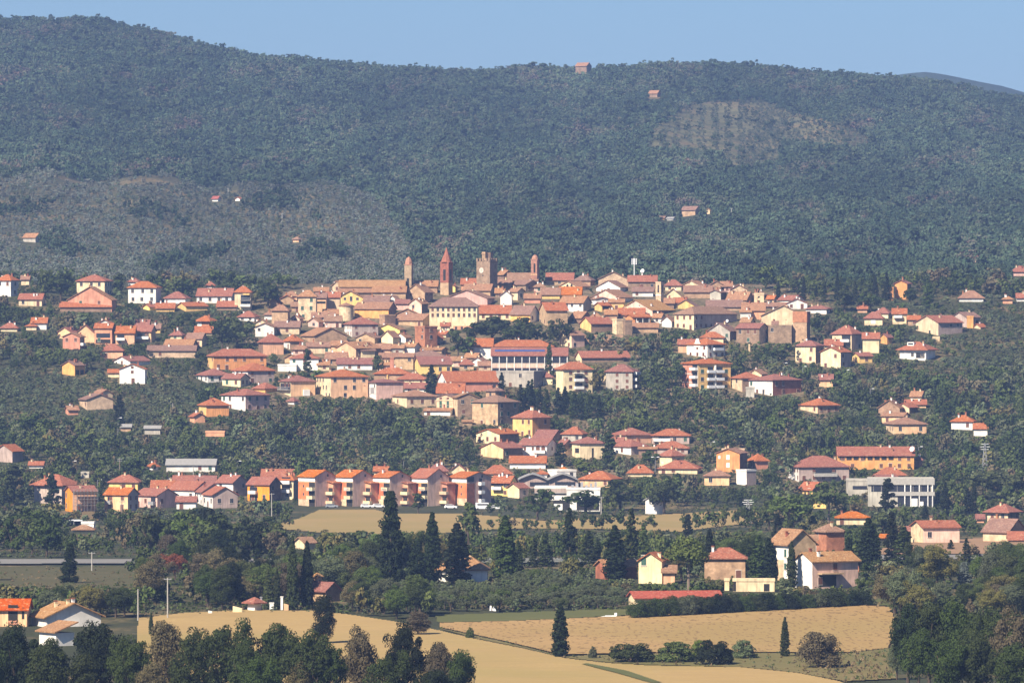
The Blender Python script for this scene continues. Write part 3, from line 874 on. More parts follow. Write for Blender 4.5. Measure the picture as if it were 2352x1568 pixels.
# -- old town crest, right half
H('A4',-60,350,362,552,640,455,'gr','T','t','wide brown nave roof under the brick bell tower',name='church',win=.05,ch=0,nick='wide brown nave')
r=H('A4',262,345,375,265,640,200,'dome','Q','Q','pinkish brick bell tower without spire, right of clock tower',name='bell_tower',phi=16,nick='pinkish bell tower')
z0=r['h']; panel(r,'F',.42,.72,z0-5.6,z0-1.8,.02,DARK,'belfry_opening'); panel(r,'F',-.03,1.03,z0-6.6,z0-6.3,.12,WALL['E'],'cornice')
H('A4',335,530,545,468,560,440,'gr','L','b','pale blank-walled house right of the pinkish bell tower',win=0)
H('A4',470,840,860,545,620,455,'gr','T','r','reddish roofed house on crest right of pinkish bell tower',win=.2)
H('A4',860,1080,1140,550,630,478,'h','T','b','brown hipped house at skyline, middle of old town crest',win=.2)
r=H('A4',-10,190,378,610,715,555,'gr','D','b','dark shaded long house below the wide brown nave',win=.3)  # dark wall colour carries the shade on this house
r=H('A4',650,900,1070,640,700,572,'gl','C','b','cream gable with two arched dark windows',win=0,nick='cream arched-window gable')
for t_ in (.46,.68):
    b=MB(); b.lathe([(.0,-.05),(.62,-.05),(.62,.05),(.0,.05)],18); o=link('arched_window',b.mesh('arched_window',[DARK]),r); (x,y,z_),rz=face_pos(r,'F',t_,r['h']+.35); o.location=(x,y,z_); o.rotation_euler=(math.radians(90),0,0)
H('A4',400,655,665,742,810,660,'gr','Y','b','yellow low house with brown roof, left of orange-roofed twin',win=.2)
H('A4',655,950,965,742,810,645,'gr','Y','o','yellow low house with bright orange roof, mid town',win=.2)
H('A4',-40,80,170,705,830,665,'gr','C','b','cream house with white chimney below the dark shaded house',win=.2,ch=2)
H('A4',170,390,400,795,870,740,'gr','S','b','low brick-toned house left above the tall stone house',win=.1)
r=H('A4',660,980,1092,860,1000,775,'gr','W','b','white house with three windows and grey shaded end',win=0,wr='G',nick='white three-window house')  # grey on the end wall is painted shade
for t_ in (.3,.52,.88):
    (x,y,z_),rz=face_pos(r,'F',t_,3.2); link('window',WIN['pane'],r,(x,y,z_),rz,(.9,1,1.4))
H('A4',380,470,765,965,1180,862,'gl','T','o','tall stone house with bright orange roof above round trees',win=.15,nick='tall stone house')
H('A4',-20,250,372,1015,1140,900,'gr','O','b','ochre house with mottled brown roof next to tall stone house',win=.45,style='brown',wr='W')
H('A4',1095,1480,1665,790,870,685,'gl','P','b','broad pinkish gable with long brown roof, town centre',win=0,wr='W',nick='broad pinkish gable')
H('A4',1160,1490,1600,650,720,560,'gl','W','b','long whitish gable below the rooftop antenna',win=.1)
H('A4',1190,1600,1612,535,640,440,'gl','L','b','broad gabled house on skyline left of rooftop antenna',win=.05)
H('A4',1600,1990,2005,568,700,490,'gr','D','r','dark shaded house with red roof right under antenna',win=.3,ch=2,nick='antenna house')  # shaded front painted with a dark wall colour
r=H('A4',1980,2050,2095,585,870,None,'f','L','b','small white square belfry with flat cap, right of antenna',name='belfry',phi=30,nick='small white belfry',win=0)
z0=r['h']; panel(r,'F',.35,.65,z0-4.2,z0-1.0,.02,DARK,'belfry_opening'); panel(r,'R',.35,.65,z0-4.2,z0-1.0,.02,DARK,'belfry_opening'); panel(r,'F',-.03,1.03,z0-5.4,z0-5.1,.1,WHITE,'cornice')
H('A4',1660,1940,1955,705,780,650,'gr','W','b','white walled house with brown roof left of small white belfry',win=.4)
H('A4',1480,1935,2240,965,1050,828,'gl','P','t','large pale pink gable with long brown roof, town centre right',win=.0,wr='D',nick='large pale pink gable')
H('A4',1335,1540,1555,852,970,815,'gr','Y','b','yellow house wedged between pinkish gable and pale pink gable',win=.1)
H('A4',1095,1160,1330,812,905,790,'gr','W','b','small white walled house below the broad pinkish gable',win=.1)
r=H('A4',1140,1235,1360,900,990,862,'gl','Y','r','small yellow house with open red-roofed terrace',win=.2)
panel(r,'R',.1,.9,.9,2.4,.03,DARK,'terrace_opening')
H('A4',1460,1820,1835,1022,1080,940,'gr','T','r','red roof bristling with chimneys before the pale pink gable',win=.2,ch=5)
r=H('A4',1570,1660,1910,1060,1170,1025,'gl','O','r','ochre house with roofed terrace on white columns',win=.2)
panel(r,'R',.15,.95,.9,2.7,.03,DARK,'terrace_opening')
for t_ in (.2,.55,.9): panel(r,'R',t_,t_+.03,.1,2.9,.2,WHITE,'column')
H('A4',945,1090,1388,1150,1270,1065,'gl','Y','r','yellow-ended house with red roof and long dark wall',win=0,wr='D',nick='yellow-ended house')
H('A4',1385,1440,1528,1095,1300,None,'f','L','b','narrow grey stone block beside the yellow-ended house',win=.1,wr='L')
H('A4',1525,1560,1655,1110,1310,None,'f','D','b','dark shaded stone block left of low brown roof',win=0)  # block painted dark to show it in shade
H('A4',1660,2010,2020,1200,1275,1145,'gr','T','b','low brown-roofed house at lower edge of old town',win=.2)
r=H('A4',665,820,1000,1310,1485,1255,'gl','C','b','cream gabled house alone above the school trees',win=.3,nick='lone cream gabled house',wr='P')
H('A4',800,960,1090,1065,1150,985,'gr','D','b','house with cluttered brown roofs in town centre',win=.4)
H('A4',1280,1445,1455,1015,1100,960,'gr','T','b','plain tan house left of the ochre column-terrace house',win=.1)
H('A4',2110,2330,2345,620,700,545,'h','C','r','red hipped house right behind the small white belfry',win=.3)
H('A4',2100,2330,2345,770,860,665,'gl','C','b','cream gable right of the small white belfry',win=.1)
H('A4',2100,2230,2245,860,950,800,'gr','D','b','dark small house right of the pale pink gable',win=.2)
H('A4',2230,2400,2420,850,920,790,'gr','E','r','peach house with red roof behind the long palazzo',win=.2)
H('A5',-100,175,232,690,735,605,'gl','Y','b','yellow gable rising right behind the long palazzo',win=0)
H('A5',-107,155,775,795,1020,700,'h','C','t','long palazzo with cream end and dark shaded long side',name='palazzo',win=.7,style='brown',wr='M',phi=40,nick='long palazzo',ch=1)  # shade of the long side painted in as grey plaster
H('A5',-20,260,355,410,480,340,'gl','L','b','tan gable at the right end of skyline houses',win=.1,wr='D')
H('A5',20,400,410,490,580,410,'gr','T','b','terraced stone house below right-end skyline gable',win=.3,ch=4)
H('A5',380,525,608,500,640,470,'gl','G','b','grey house with dark shaded end right of skyline gable',win=.1,wr='D')  # end wall darkened by colour for its shade
H('A5',610,880,985,595,660,495,'gr','T','b','brown-roofed house with dark gable end near thin cypress',win=.1,wr='D')
H('A5',985,1120,1130,520,650,None,'f','L','b','plain tan block behind a small cypress, right of town',win=0)
H('A5',330,820,830,695,750,610,'gr','T','b','mottled brown roof row behind the long palazzo',win=.2,ch=3)
H('A5',820,1130,1142,740,870,645,'gr','S','b','reddish stone house right above the long palazzo',win=.2)
H('A5',795,940,960,770,880,745,'gr','W','b','white block with dark window right of long palazzo',win=.3)
H('A5',1125,1440,1450,690,730,645,'gr','D','b','low dark roof left of the white cypress house',win=0)
H('A5',1435,1715,1730,650,730,590,'gl','W','r','white house with red roofs among the town-end cypresses',win=.3,nick='white cypress house')
H('A5',1320,1520,1680,600,650,545,'gr','W','r','small white house with long red roof behind white cypress house',win=.3)
H('A5',1085,1690,1705,820,950,682,'gl','C','t','large pale yellow gabled hall at right end of town',name='hall',win=.0,nick='large pale yellow hall')
H('A5',1080,1420,1530,880,945,850,'gr','C','r','low pale yellow wing below the large yellow hall',win=.2,wr='G')
r=H('A5',1300,1420,1525,760,940,None,'f','C','t','pale yellow block in front of the large yellow hall',win=.1,wr='D')
r=H('A5',1522,1710,1760,775,1200,None,'f','T','b','massive square stone tower with red brick top, town right end',name='tower',win=0,phi=24,nick='massive stone tower',wr='D')
z0=r['h']; panel(r,'F',-.01,1.01,z0-4.0,z0+.4,.16,WALL['B'],'brick_crown',back=.1); panel(r,'R',-.01,1.01,z0-4.0,z0+.4,.16,WALL['B'],'brick_crown',back=.1)
H('A5',1235,1310,1320,935,1000,900,'gr','Y','b','little yellow house against dark walls by massive tower',win=.1)
H('A5',1180,1500,1530,960,1200,None,'f','D','b','dark shaded rampart house left of the massive tower',win=.15)  # shade on the rampart painted into the wall colour
H('A5',355,650,755,1030,1170,925,'gl','G','b','grey gabled house below the long palazzo',win=.15,wr='D')
H('A5',745,1055,1190,990,1215,930,'gr','D','r','stone house with red roof and dark front, town edge',win=.4,wr='L')
H('A5',250,560,575,1115,1210,1048,'h','C','r','red hipped house directly behind the curved-gable villa',win=.1)
H('A5',-60,165,175,1208,1330,1150,'gr','E','r','salmon house with red roof left of the curved-gable villa',win=.3)
r=H('A5',65,340,592,1215,1405,1140,'h','W','o','white villa with curved parapet gable and orange roof',win=.7,style='brown',wr='W',nick='curved-gable villa')
b=MB()
prof=[(-1.9,0),(1.9,0),(1.7,1.3),(1.1,1.9),(.75,2.9),(.35,3.4),(-.35,3.4),(-.75,2.9),(-1.1,1.9),(-1.7,1.3)]
b.poly([(x,-.18,z) for x,z in prof]); b.poly([(x,.18,z) for x,z in prof][::-1])
for k in range(len(prof)):
    p,q=prof[k],prof[(k+1)%len(prof)]; b.poly([(p[0],-.18,p[1]),(p[0],.18,p[1]),(q[0],.18,q[1]),(q[0],-.18,q[1])])
(x,y,z_),rz=face_pos(r,'F',.52,r['h']-1.1,.0); link('curved_gable',b.mesh('curved_gable',[WALL['W']]),r,(x,y,z_),rz)
balcony(r,'R',.3,.8,3.0,rail=LAMPW)
r=H('A5',1560,1830,1955,1232,1480,1168,'h','C','r','cream hipped house with paired windows, right slope',win=.75,style='brown',wr='T')
r=H('A5',1910,2175,2330,1322,1550,1255,'gl','C','r','pale yellow gable with annex on the right slope',win=.4,style='brown',wr='M',nick='pale yellow right-slope gable')
r=H('A5',2070,2325,2480,1068,1300,925,'h','C','r','cream three-storey house with recessed white balconies at right',win=.2,wr='M',nick='cream three-storey house')
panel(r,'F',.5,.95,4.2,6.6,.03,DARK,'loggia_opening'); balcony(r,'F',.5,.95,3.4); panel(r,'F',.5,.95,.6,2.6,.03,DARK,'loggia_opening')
H('A6',130,355,368,1128,1335,1048,'gr','C','r','cream house under red lean roof beside three-storey house',win=.3)
H('A5',1960,2200,2215,1222,1300,1150,'gr','C','r','cream house with red roof above pale yellow right-slope gable',win=.2)
H('A5',1700,1980,2065,725,800,680,'h','W','r','wide red hipped house behind dark shrubs near cypresses',win=.3)
# -- right shoulder
H('A6',575,742,805,378,600,335,'gl','O','r','orange gabled house high among cypresses at right',win=.2,nick='orange cypress house',wr='D')
H('A6',495,552,560,440,610,430,'f','O','r','narrow orange wall left of orange cypress house',win=.3)
H('A6',1460,1790,1800,572,630,480,'h','W','b','low reddish roof with a white wall corner, far right',win=.2)
H('A6',2060,2190,2200,590,655,550,'h','S','b','small pinkish house in trees at far right',win=.1)
H('A6',2250,2400,2410,568,625,515,'gr','W','r','white house with red roof touching the right edge',win=.4)
H('A6',2180,2420,2430,212,275,140,'h','P','r','pinkish house on the hillside at the right edge',win=.4,style='brown')
H('A6',300,480,545,782,860,712,'h','C','r','red hipped roof directly behind white-framed stone house',win=.1)
H('A6',60,190,200,722,780,680,'gr','E','r','small peach roof left of the right-shoulder houses',win=.1)
r=H('A6',155,400,432,852,960,770,'h','L','r','stone house with hipped roof and white window frame',win=.3,nick='white-framed stone house')
panel(r,'F',.36,.62,.8,2.4,.06,WHITE,'white_frame')
r=H('A6',540,730,745,785,940,720,'gr','L','r','white balconied house with red roof right of stone house',win=.3)
balcony(r,'F',.1,.7,2.6)
H('A6',750,920,935,868,960,822,'gr','T','r','low red roof left of cream gabled house at right',win=.1)
H('A6',1380,1560,1755,840,985,775,'gl','M','b','long brown-roofed house behind the long bright red roof',win=.3,wr='M')
H('A6',1565,1652,1665,835,990,825,'f','O','b','orange end wall house right of the cream gabled house',win=.3)
r=H('A6',890,1170,1520,915,1095,822,'gl','C','r','cream gabled house with long bright red roof, far right',win=.15,wr='M',nick='cream long-roof house')
H('A6',1665,1750,1830,975,1005,935,'gl','C','r','small cream gabled hut in the olive slope',name='hut',win=.4)
r=H('A6',650,1000,1150,1285,1440,1188,'h','W','r','white villa with broad hipped roof and white dormer',win=.3,ov=1.3,nick='white dormer villa')
panel(r,'F',.62,.95,1.0,3.2,.03,DARK,'loggia_opening')
b=MB(); b.box(-1.4,1.4,-.9,1.2,-.6,.9,0); b.box(-1.1,1.1,-.95,-.8,-.1,.6,1); link('dormer',b.mesh('dormer',[WHITE,DARK]),r,(-.15*r['L'],-.22*r['R'],r['h']+1.9))
H('A6',380,465,540,1115,1215,1070,'gl','O','r','small orange house with red roof behind cream lean-roof house',win=0)
H('A6',0,80,265,1375,1475,1330,'gl','Y','r','small yellow house with peach roof before three-storey house',win=.2)
# -- right slope below the town
r=H('B5',5,215,670,12,385,-48,'h','S','o','four-storey apartment block with brick left end and balconied yellow front',name='apartment_building',win=0,wr='Y',phi=62,nick='four-storey apartment block',ch=2)
for k in (1,2): panel(r,'F',-.0,.62,r['h']*k/3.2-.1,r['h']*k/3.2+.1,.05,WHITE,'pale_band',back=.1)
panel(r,'F',.64,1.0,.2,r['h']-.5,.04,WALL['C'],'pale_strip',back=.1)
for k in range(3): balcony(r,'F',.62,.98,1.6+3.1*k)
for k in range(4):
    for t_ in (.12,.86):
        z=1.5+k*2.95
        if z<r['h']-.7:
            (x,y,z_),rz=face_pos(r,'R',t_,z); link('window',WIN['pane'] if (k+int(t_))%2 else WIN['green'],r,(x,y,z_),rz,(1.2,1,1.4))
    if 1.0+k*2.9<r['h']-1.9: balcony(r,'R',.27,.48,1.0+k*2.9,rail=TIN); balcony(r,'R',.53,.76,1.0+k*2.9,rail=TIN)
panel(r,'R',.49,.52,.5,r['h']-.6,.9,WHITE,'balcony_divider')
H('B5',900,1085,1172,152,210,95,'gl','L','b','small tan gable behind the low stone house, right slope',win=.2)
H('B5',690,820,1090,207,400,138,'h','L','r','low stone house with red roof right of four-storey apartment block',win=.3,wr='D',nick='low stone house')
H('B5',925,1240,1650,238,455,165,'h','W','r','long house with white front and dark brick end, right slope',win=.45,wr='B',nick='brick-ended long house',phi=50)
H('B5',870,985,1000,345,480,330,'f','G','r','pale annex stepping down before the brick-ended long house',win=.3)
H('B5',1880,2065,2078,222,335,160,'gr','E','r','small peach house in trees right of the tall street lamps',win=.2)
H('B5',1640,1860,2165,582,700,498,'h','C','r','yellow cottage with wide red hipped roof among dark trees, right',win=.5,style='brown',wr='T',nick='yellow hipped cottage')
H('B6',790,935,992,452,540,380,'gr','C','b','highest small cream house of the right slope cluster',win=.2)
H('B6',720,1000,1010,568,620,512,'gr','E','r','red roof just below the highest right slope cluster house',win=0)
H('B6',350,640,700,615,725,512,'gl','T','b','brick-roofed tan gable of the right slope cluster',win=.1)
H('B6',610,770,895,612,700,560,'gl','C','r','cream gable of the right slope cluster with white chimney',win=.4,wr='D')
H('B6',400,690,790,732,850,690,'gr','E','b','peach house in middle of the right slope cluster',win=.5,style='brown')
H('B6',465,560,1012,842,985,760,'h','L','b','broad peach house with brown hipped roof, lowest of right cluster',win=.5,wr='E',nick='broad peach cluster house')
H('B6',1355,1640,1700,800,925,728,'h','W','r','white-pillared house with red roof, far right slope',win=.5,ch=3,nick='white-pillared far right house')
H('B6',1660,1845,1882,897,1010,838,'gr','W','r','small white house beside white-pillared far right house',win=.5)
# -- lower old town, left
r=H('A2',490,590,1308,1372,1575,1285,'h','Y','r','long yellow apartment house with red hipped roof, lower left',win=.55,style='brown',wr='O',nick='long yellow apartment house',phi=74)
H('A2',1195,1270,1552,1180,1365,1075,'h','D','r','salmon house with dark terrace under a red roof',win=.0,wr='E',nick='salmon terrace house')
H('A2',1550,1640,1812,1165,1285,1085,'h','W','r','house with white left end and tan side, lower left',win=.2,wr='T')
H('A2',1780,1985,2420,1095,1215,988,'gr','T','b','large old tan gable with brown roof, lower town',win=.15,nick='large old tan gable',wr='T')
H('A2',1430,1770,1785,972,1075,900,'gr','L','b','low tan house with two dark windows near white gable',win=.3)
H('A2',1870,2205,2215,1243,1345,1190,'gr','C','b','cream long house with brown roof below old tan gable',win=.2)
H('A2',2212,2420,2430,1222,1350,1170,'gr','E','b','plain peach walled house right of cream long house',win=.05)
H('A2',1640,2035,2045,1405,1575,1352,'h','W','r','white house half hidden by a tall conifer, lower left',win=.3,nick='conifer white house')
H('A2',1475,1730,1740,1500,1590,None,'f','W','r','low white annex left of the conifer white house',win=.2)
H('A2',2130,2420,2430,1408,1510,1328,'gr','T','b','brown stone house right of the conifer white house',win=.3)
H('B3',-60,425,435,235,320,160,'gr','W','r','long white house with arched end and brown-red roof',win=.4)
H('B2',330,510,825,168,275,90,'h','W','r','low white villa with wide red hipped roof, lower left',win=.5,nick='low white villa')
H('B2',830,1060,1420,105,290,8,'h','W','r','large white villa with red roof and shaded right half',win=.5,wr='M',nick='large white villa')  # right half of a white villa, shade painted grey
H('B2',705,960,1075,213,335,155,'gr','C','r','cream annex with red roof in front of large white villa',win=.4)
H('B2',1130,1300,1460,348,415,280,'h','O','r','orange house under low red hipped roof, lower left',win=0)
H('B2',680,1030,1350,445,665,368,'h','W','r','broad white two-storey house with red roof, lower left slope',win=.55,wr='P',nick='broad white house')
H('B2',368,490,798,580,745,492,'h','Y','r','yellow-orange house with hipped roof at lower left',win=.3,wr='O',nick='yellow-orange house')
H('B2',255,330,470,735,830,692,'gr','S','r','small brick shed with red roof beside yellow-orange house',name='shed',win=0)
r=H('B2',1490,1655,1985,253,465,182,'h','C','r','peach house with balconies and red roof, lower centre left',win=.3,style='brown',wr='E',nick='peach balcony house')
balcony(r,'F',.02,1.0,2.6,solid=False,rail=GREY); panel(r,'R',.5,.75,.3,2.6,.9,WHITE,'white_bay')
H('B2',1985,2205,2715,190,500,100,'h','C','r','large peach apartment house with red hipped roof, lower centre',win=.45,wr='E',style='pane',nick='large peach apartment house')
H('B2',1610,1700,1755,522,575,478,'h','W','r','tiny white hut with red roof amid slope trees',name='hut',win=0,ch=0)
H('B2',480,740,752,950,1015,None,'f','S','b','low plain red-brick outbuilding on the lower left slope',name='outbuilding',win=.1)
H('B1',1990,2205,2215,900,985,870,'gr','G','g','grey open shed on the slope left of brick outbuilding',name='shed',win=0,ch=0)
H('B1',1660,1800,1810,880,945,850,'gr','T','g','small tan barn with dark roof on the left slope',name='barn',win=0,ch=0)
# -- lower old town, centre
r=H('B3',990,1085,1522,240,385,140,'gl','Y','r','yellow house with red roof behind the dark cypress',win=.3,wr='Y',nick='yellow cypress house')
H('B3',740,990,1005,135,315,92,'gr','T','b','tan stone house with square windows left of yellow house',win=.5,style='pane')
H('B3',520,900,910,145,240,88,'gr','T','b','long brown roof behind the round green tree',win=.2)
H('B3',920,1400,1440,128,230,58,'h','T','b','broad brown-roofed house behind the yellow cypress house',win=.2)
r=H('B3',450,940,960,368,480,292,'h','T','r','house with wide red roof and tall brick chimney',win=.3,nick='tall-chimney house')
b=MB(); b.box(-.7,.7,-.7,.7,-1.5,4.2); b.box(-.85,.85,-.85,.85,4.2,4.5); link('tall_chimney',b.mesh('tall_chimney',[WALL['S']]),r,(-.02*r['L'],.0,r['h']+1.6))
H('B3',550,640,720,395,480,None,'f','Y','b','little yellow tower-like annex before tall-chimney house',win=0)
H('B3',770,1175,1185,442,545,368,'h','C','r','cream-grey house with red roof left of dark cypress',win=.4)
H('B3',165,305,315,525,690,470,'h','Y','r','narrow yellow house left of the pillared loggia house',win=.5)
r=H('B3',310,480,845,490,730,455,'h','W','r','pale pink three-storey house with pillared white loggia',win=.1,wr='P',nick='pillared loggia house')
panel(r,'F',.05,.95,2.2,4.6,.03,GREY,'loggia_opening')
for t_ in (.08,.48,.9): panel(r,'F',t_,t_+.04,2.2,4.6,.3,WHITE,'pillar')
H('B3',870,1175,1185,565,650,500,'gr','W','r','low white house with red roof at dark cypress base',win=.2)
H('B3',695,900,1315,680,840,605,'h','C','b','long tan house with hipped roof above the dark wood',win=.4,style='brown',wr='L',nick='long tan hipped house')
r=H('B3',1310,1540,1612,690,910,655,'gl','L','b','stone villa front with pediment and green shutters',win=0,name='villa',nick='pediment villa')
for t_ in (.25,.68):
    for zf,st,hh in ((.28,'green',1.6),(.52,'green',1.5),(.82,'brown',.7)):
        (x,y,z_),rz=face_pos(r,'F',t_,r['h']*zf+.6); link('window',WIN[st],r,(x,y,z_),rz,(.95,1,hh))
panel(r,'F',-.02,1.02,r['h']*.76,r['h']*.79,.15,WALL['L'],'cornice')
H('B3',1140,1500,1560,880,950,850,'gr','W','b','low white outbuilding with reddish roof below pediment villa',win=.2,name='outbuilding')
H('B3',1540,1600,1885,695,965,640,'gr','L','t','dark shaded house with orange-brown roof right of pediment villa',win=.4,wr='D')  # dark right wall is shade painted over pale stone
H('B3',1990,2120,2255,605,720,565,'h','T','b','small square stone house peering over the big stone building',win=.3)
H('B3',1800,2155,2445,760,1095,678,'h','T','t','big square stone building with hipped brown roof, lower town',win=.3,wr='D',nick='big stone building',ch=1)
H('B3',1670,1800,1810,1030,1075,1010,'gr','T','t','little stone lean-to left of the big stone building',name='shed',win=0,ch=0)
H('B3',1320,1455,2155,478,640,345,'gl','W','r','long red-roofed building with white gable right of cypress',win=.1,wr='S',nick='white-gabled red building',phi=72)
H('B3',1800,2140,2160,425,500,340,'gr','S','o','bright orange roof behind the white-gabled red building',win=.1,ch=1)
H('B3',1315,1690,1700,625,680,490,'gr','W','r','sloping red roof before the white-gabled red building',win=.1)
H('B4',-215,300,480,345,570,None,'f','G','g','grey flat-roofed concrete building below the school',win=.25,wr='G',style='pane',nick='grey concrete building')
H('B4',290,555,568,412,520,345,'h','C','r','small cream house with red roof left of cream apartment',win=.4)
# school
r=H('A4',-280,565,580,1462,1560,1382,'h','W','r','upper school wing with red roof behind the solar panels',name='school',win=.2,nick='upper school wing',ch=1)
H('A3',1770,2080,2090,1455,1640,1352,'gr','W','r','left school wing with white wall and long red roof',name='school',win=.05,ch=0,nick='left school wing')
r=H('B4',-280,760,775,118,355,18,'gr','G','r','school with two glazed storeys and solar panels on its roof',name='school',win=0,ch=0,nick='glazed school',R=11)
hh=r['h']
panel(r,'F',.01,.99,hh-2.9,hh-.7,.04,GLASS,'upper_glazing'); panel(r,'F',.01,.99,.5,hh-4.9,.04,GLASS,'lower_glazing')
panel(r,'F',.0,1.0,hh-4.85,hh-3.25,.10,WALL['P'],'spandrel')
for k in range(11): panel(r,'F',k/10-.004,k/10+.006,.0,hh-.3,.25,WHITE,'pilaster')
b=MB(); sl_=(118-18)/5.995*2350/FV/5.5
b.poly([(0,0,0),(10,0,0),(10,1.9,1.9*.5),(0,1.9,1.9*.5)])
W_=r['L']*.62; zr=hh
pts=lambda y:hh+.24+min(.42*11,max(.1*11,(118-18)/5.995*r.location.y/FV))*(1-abs(y)/5.5)
b=MB(); x0=-r['L']*.46; x1=r['L']*.2
b.poly([(x0,-3.2,pts(-3.2)+.12),(x1,-3.2,pts(-3.2)+.12),(x1,-1.9,pts(-1.9)+.12),(x0,-1.9,pts(-1.9)+.12)]); b.poly([(x0,-3.2,pts(-3.2)+.04),(x1,-3.2,pts(-3.2)+.04),(x1,-1.9,pts(-1.9)+.04),(x0,-1.9,pts(-1.9)+.04)][::-1])
b.poly([(x0,-3.2,pts(-3.2)+.04),(x1,-3.2,pts(-3.2)+.04),(x1,-3.2,pts(-3.2)+.12),(x0,-3.2,pts(-3.2)+.12)])
b.build('solar_panel',[SOLAR],r)
# apartments right of centre
r=H('B4',610,705,1108,305,655,215,'h','C','r','cream apartment house with white balconies, right of school',name='apartment_building',win=.3,wr='C',style='brown',nick='cream apartment house',phi=70)
for z in (2.0,4.9): balcony(r,'R',.38,.68,z)
for t_ in (.25,.78):
    for z in (2.9,5.8,8.2):
        if z<r['h']-.8:
            (x,y,z_),rz=face_pos(r,'R',t_,z); link('window',WIN['brown'],r,(x,y,z_),rz,(1.2,1,1.2))
panel(r,'R',.36,.66,7.9,8.1,1.2,WHITE,'awning'); panel(r,'R',.4,.66,1.2,2.6,.25,WALL['P'],'laundry')
r=H('B4',1295,1658,1742,335,610,248,'h','G','r','beige hipped three-storey house right of cream apartment house',name='apartment_building',win=0,style='brown',wr='D',nick='beige three-storey house')
for t_ in (.42,.80):
    for zf in (.2,.5,.82):
        (x,y,z_),rz=face_pos(r,'F',t_,r['h']*zf); link('window',WIN['brown'],r,(x,y,z_),rz,(1.1,1,1.25))
for z in (1.4,3.9,6.2): balcony(r,'R',.2,.95,z,opening=False)
H('B4',880,960,1625,145,225,65,'gl','C','r','long low red-roofed building among trees, centre right',win=.1,wr='D',phi=74,R=None)
H('B4',10,280,528,970,1250,872,'h','Y','r','yellow two-storey villa with hipped roof, centre slope',win=.5,style='brown',wr='O',nick='yellow villa')
H('B3',1855,2180,2445,1200,1355,1138,'gl','C','r','cream gabled house left below the yellow villa',win=.3,wr='D',style='brown')
H('B3',1920,2230,2500,1395,1545,1318,'gl','E','r','lower cream gable with one green window, left of loggia house',win=.3,wr='D',style='green')
H('B4',300,560,700,1245,1300,1150,'gr','T','r','low tiled roof just right below the yellow villa',win=0)
H('B4',690,960,1038,1195,1310,1108,'h','G','r','grey house with red roof right of the yellow villa',win=.15,wr='G')
r=H('B4',95,480,625,1350,1515,1268,'gr','W','r','white house with arched loggia windows below yellow villa',win=0,nick='white arched-loggia house')
for k,t_ in enumerate((.22,.5,.68,.87)):
    if k<2: (x,y,z_),rz=face_pos(r,'F',t_,2.9); link('window',WIN['brown'],r,(x,y,z_),rz,(.8,1,1.2))
    else:
        b=MB(); b.box(-.75,.75,-.05,.1,-.7,.3); b.lathe([(.0,-.05),(.75,-.05),(.75,.05),(.0,.05)],16)
        b=MB(); b.box(-.75,.75,-.06,.1,-.6,.35); b.poly([(.75*math.cos(a_),-.06,.35+.6*math.sin(a_)) for a_ in [math.pi*q/10 for q in range(11)]])
        (x,y,z_),rz=face_pos(r,'F',t_,2.9); link('arched_window',b.mesh('arched_window',[BROWN]),r,(x,y,z_),rz)
balcony(r,'F',.55,.98,1.3,opening=False)
(x,y,z_),rz=face_pos(r,'R',.5,2.9); link('window',WIN['brown'],r,(x,y,z_),rz,(.9,1,1.1))
H('B4',640,730,830,1335,1495,1280,'gr','T','r','brown house squeezed left of the pale yellow house',win=.2,wr='T')
r=H('B4',830,935,1275,1325,1550,1250,'h','C','r','pale yellow house with red roof, centre right',win=.15,wr='C',nick='pale yellow centre house')
panel(r,'F',.4,.9,2.2,3.9,.03,DARK,'loggia_opening'); panel(r,'R',.48,.56,.3,4.0,.04,DARK,'recess_shade')  # dark slabs paint the shade of the loggia and the narrow gap
H('B4',1380,1575,1922,1210,1345,1128,'h','C','r','peach long house with red hipped roof, right of centre',win=.35,wr='E',nick='peach long house')
r=H('B4',1925,2440,2470,1218,1335,1138,'h','M','r','red-roofed house with grey front right of peach long house',win=.4)
balcony(r,'F',.05,.5,.9)
H('B4',1350,1530,1560,1310,1370,1250,'gr','C','r','small red roof between peach long house and grey-white house',win=0)
H('B4',1390,1640,1875,1368,1490,1288,'h','W','r','grey-white house under red hipped roof, right of centre',win=.5,wr='M')
H('B4',1950,2420,2440,1390,1475,1310,'h','M','r','white house with wide red roof right of grey-white house',win=.5)
r=H('B4',1745,1990,2010,1405,1530,1385,'gr','D','b','brown open shed with posts below the grey-white house',name='shed',win=0)
H('C4',2040,2200,2370,395,560,308,'h','C','r','cream house with red hipped roof beside double street lamp',win=.4)
H('C4',1600,1930,1945,625,685,528,'h','C','r','red roof sunk behind rounded green trees, right of centre',win=0)
H('B5',-330,200,275,1450,1530,1355,'h','C','o','low house with orange hipped roof left of orange gable',win=.4)
H('C4',930,1360,1505,718,835,620,'h','E','r','ochre house with hipped red roof above white industrial building',win=.5,style='brown',nick='ochre hipped house')
H('C4',-30,460,475,492,575,408,'gr','W','r','long low red roof behind the brick apartment row',win=.2)
H('C4',495,615,885,605,720,None,'f','W','g','white flat-roofed house behind the wavy-roofed workshop',win=.3,wr='W')
H('C4',610,800,812,610,650,562,'h','W','o','tiny orange roof on the house behind white flat-roofed house',win=0)
H('C4',350,480,492,640,700,605,'h','W','r','small red roof left of the white flat-roofed house',win=0)

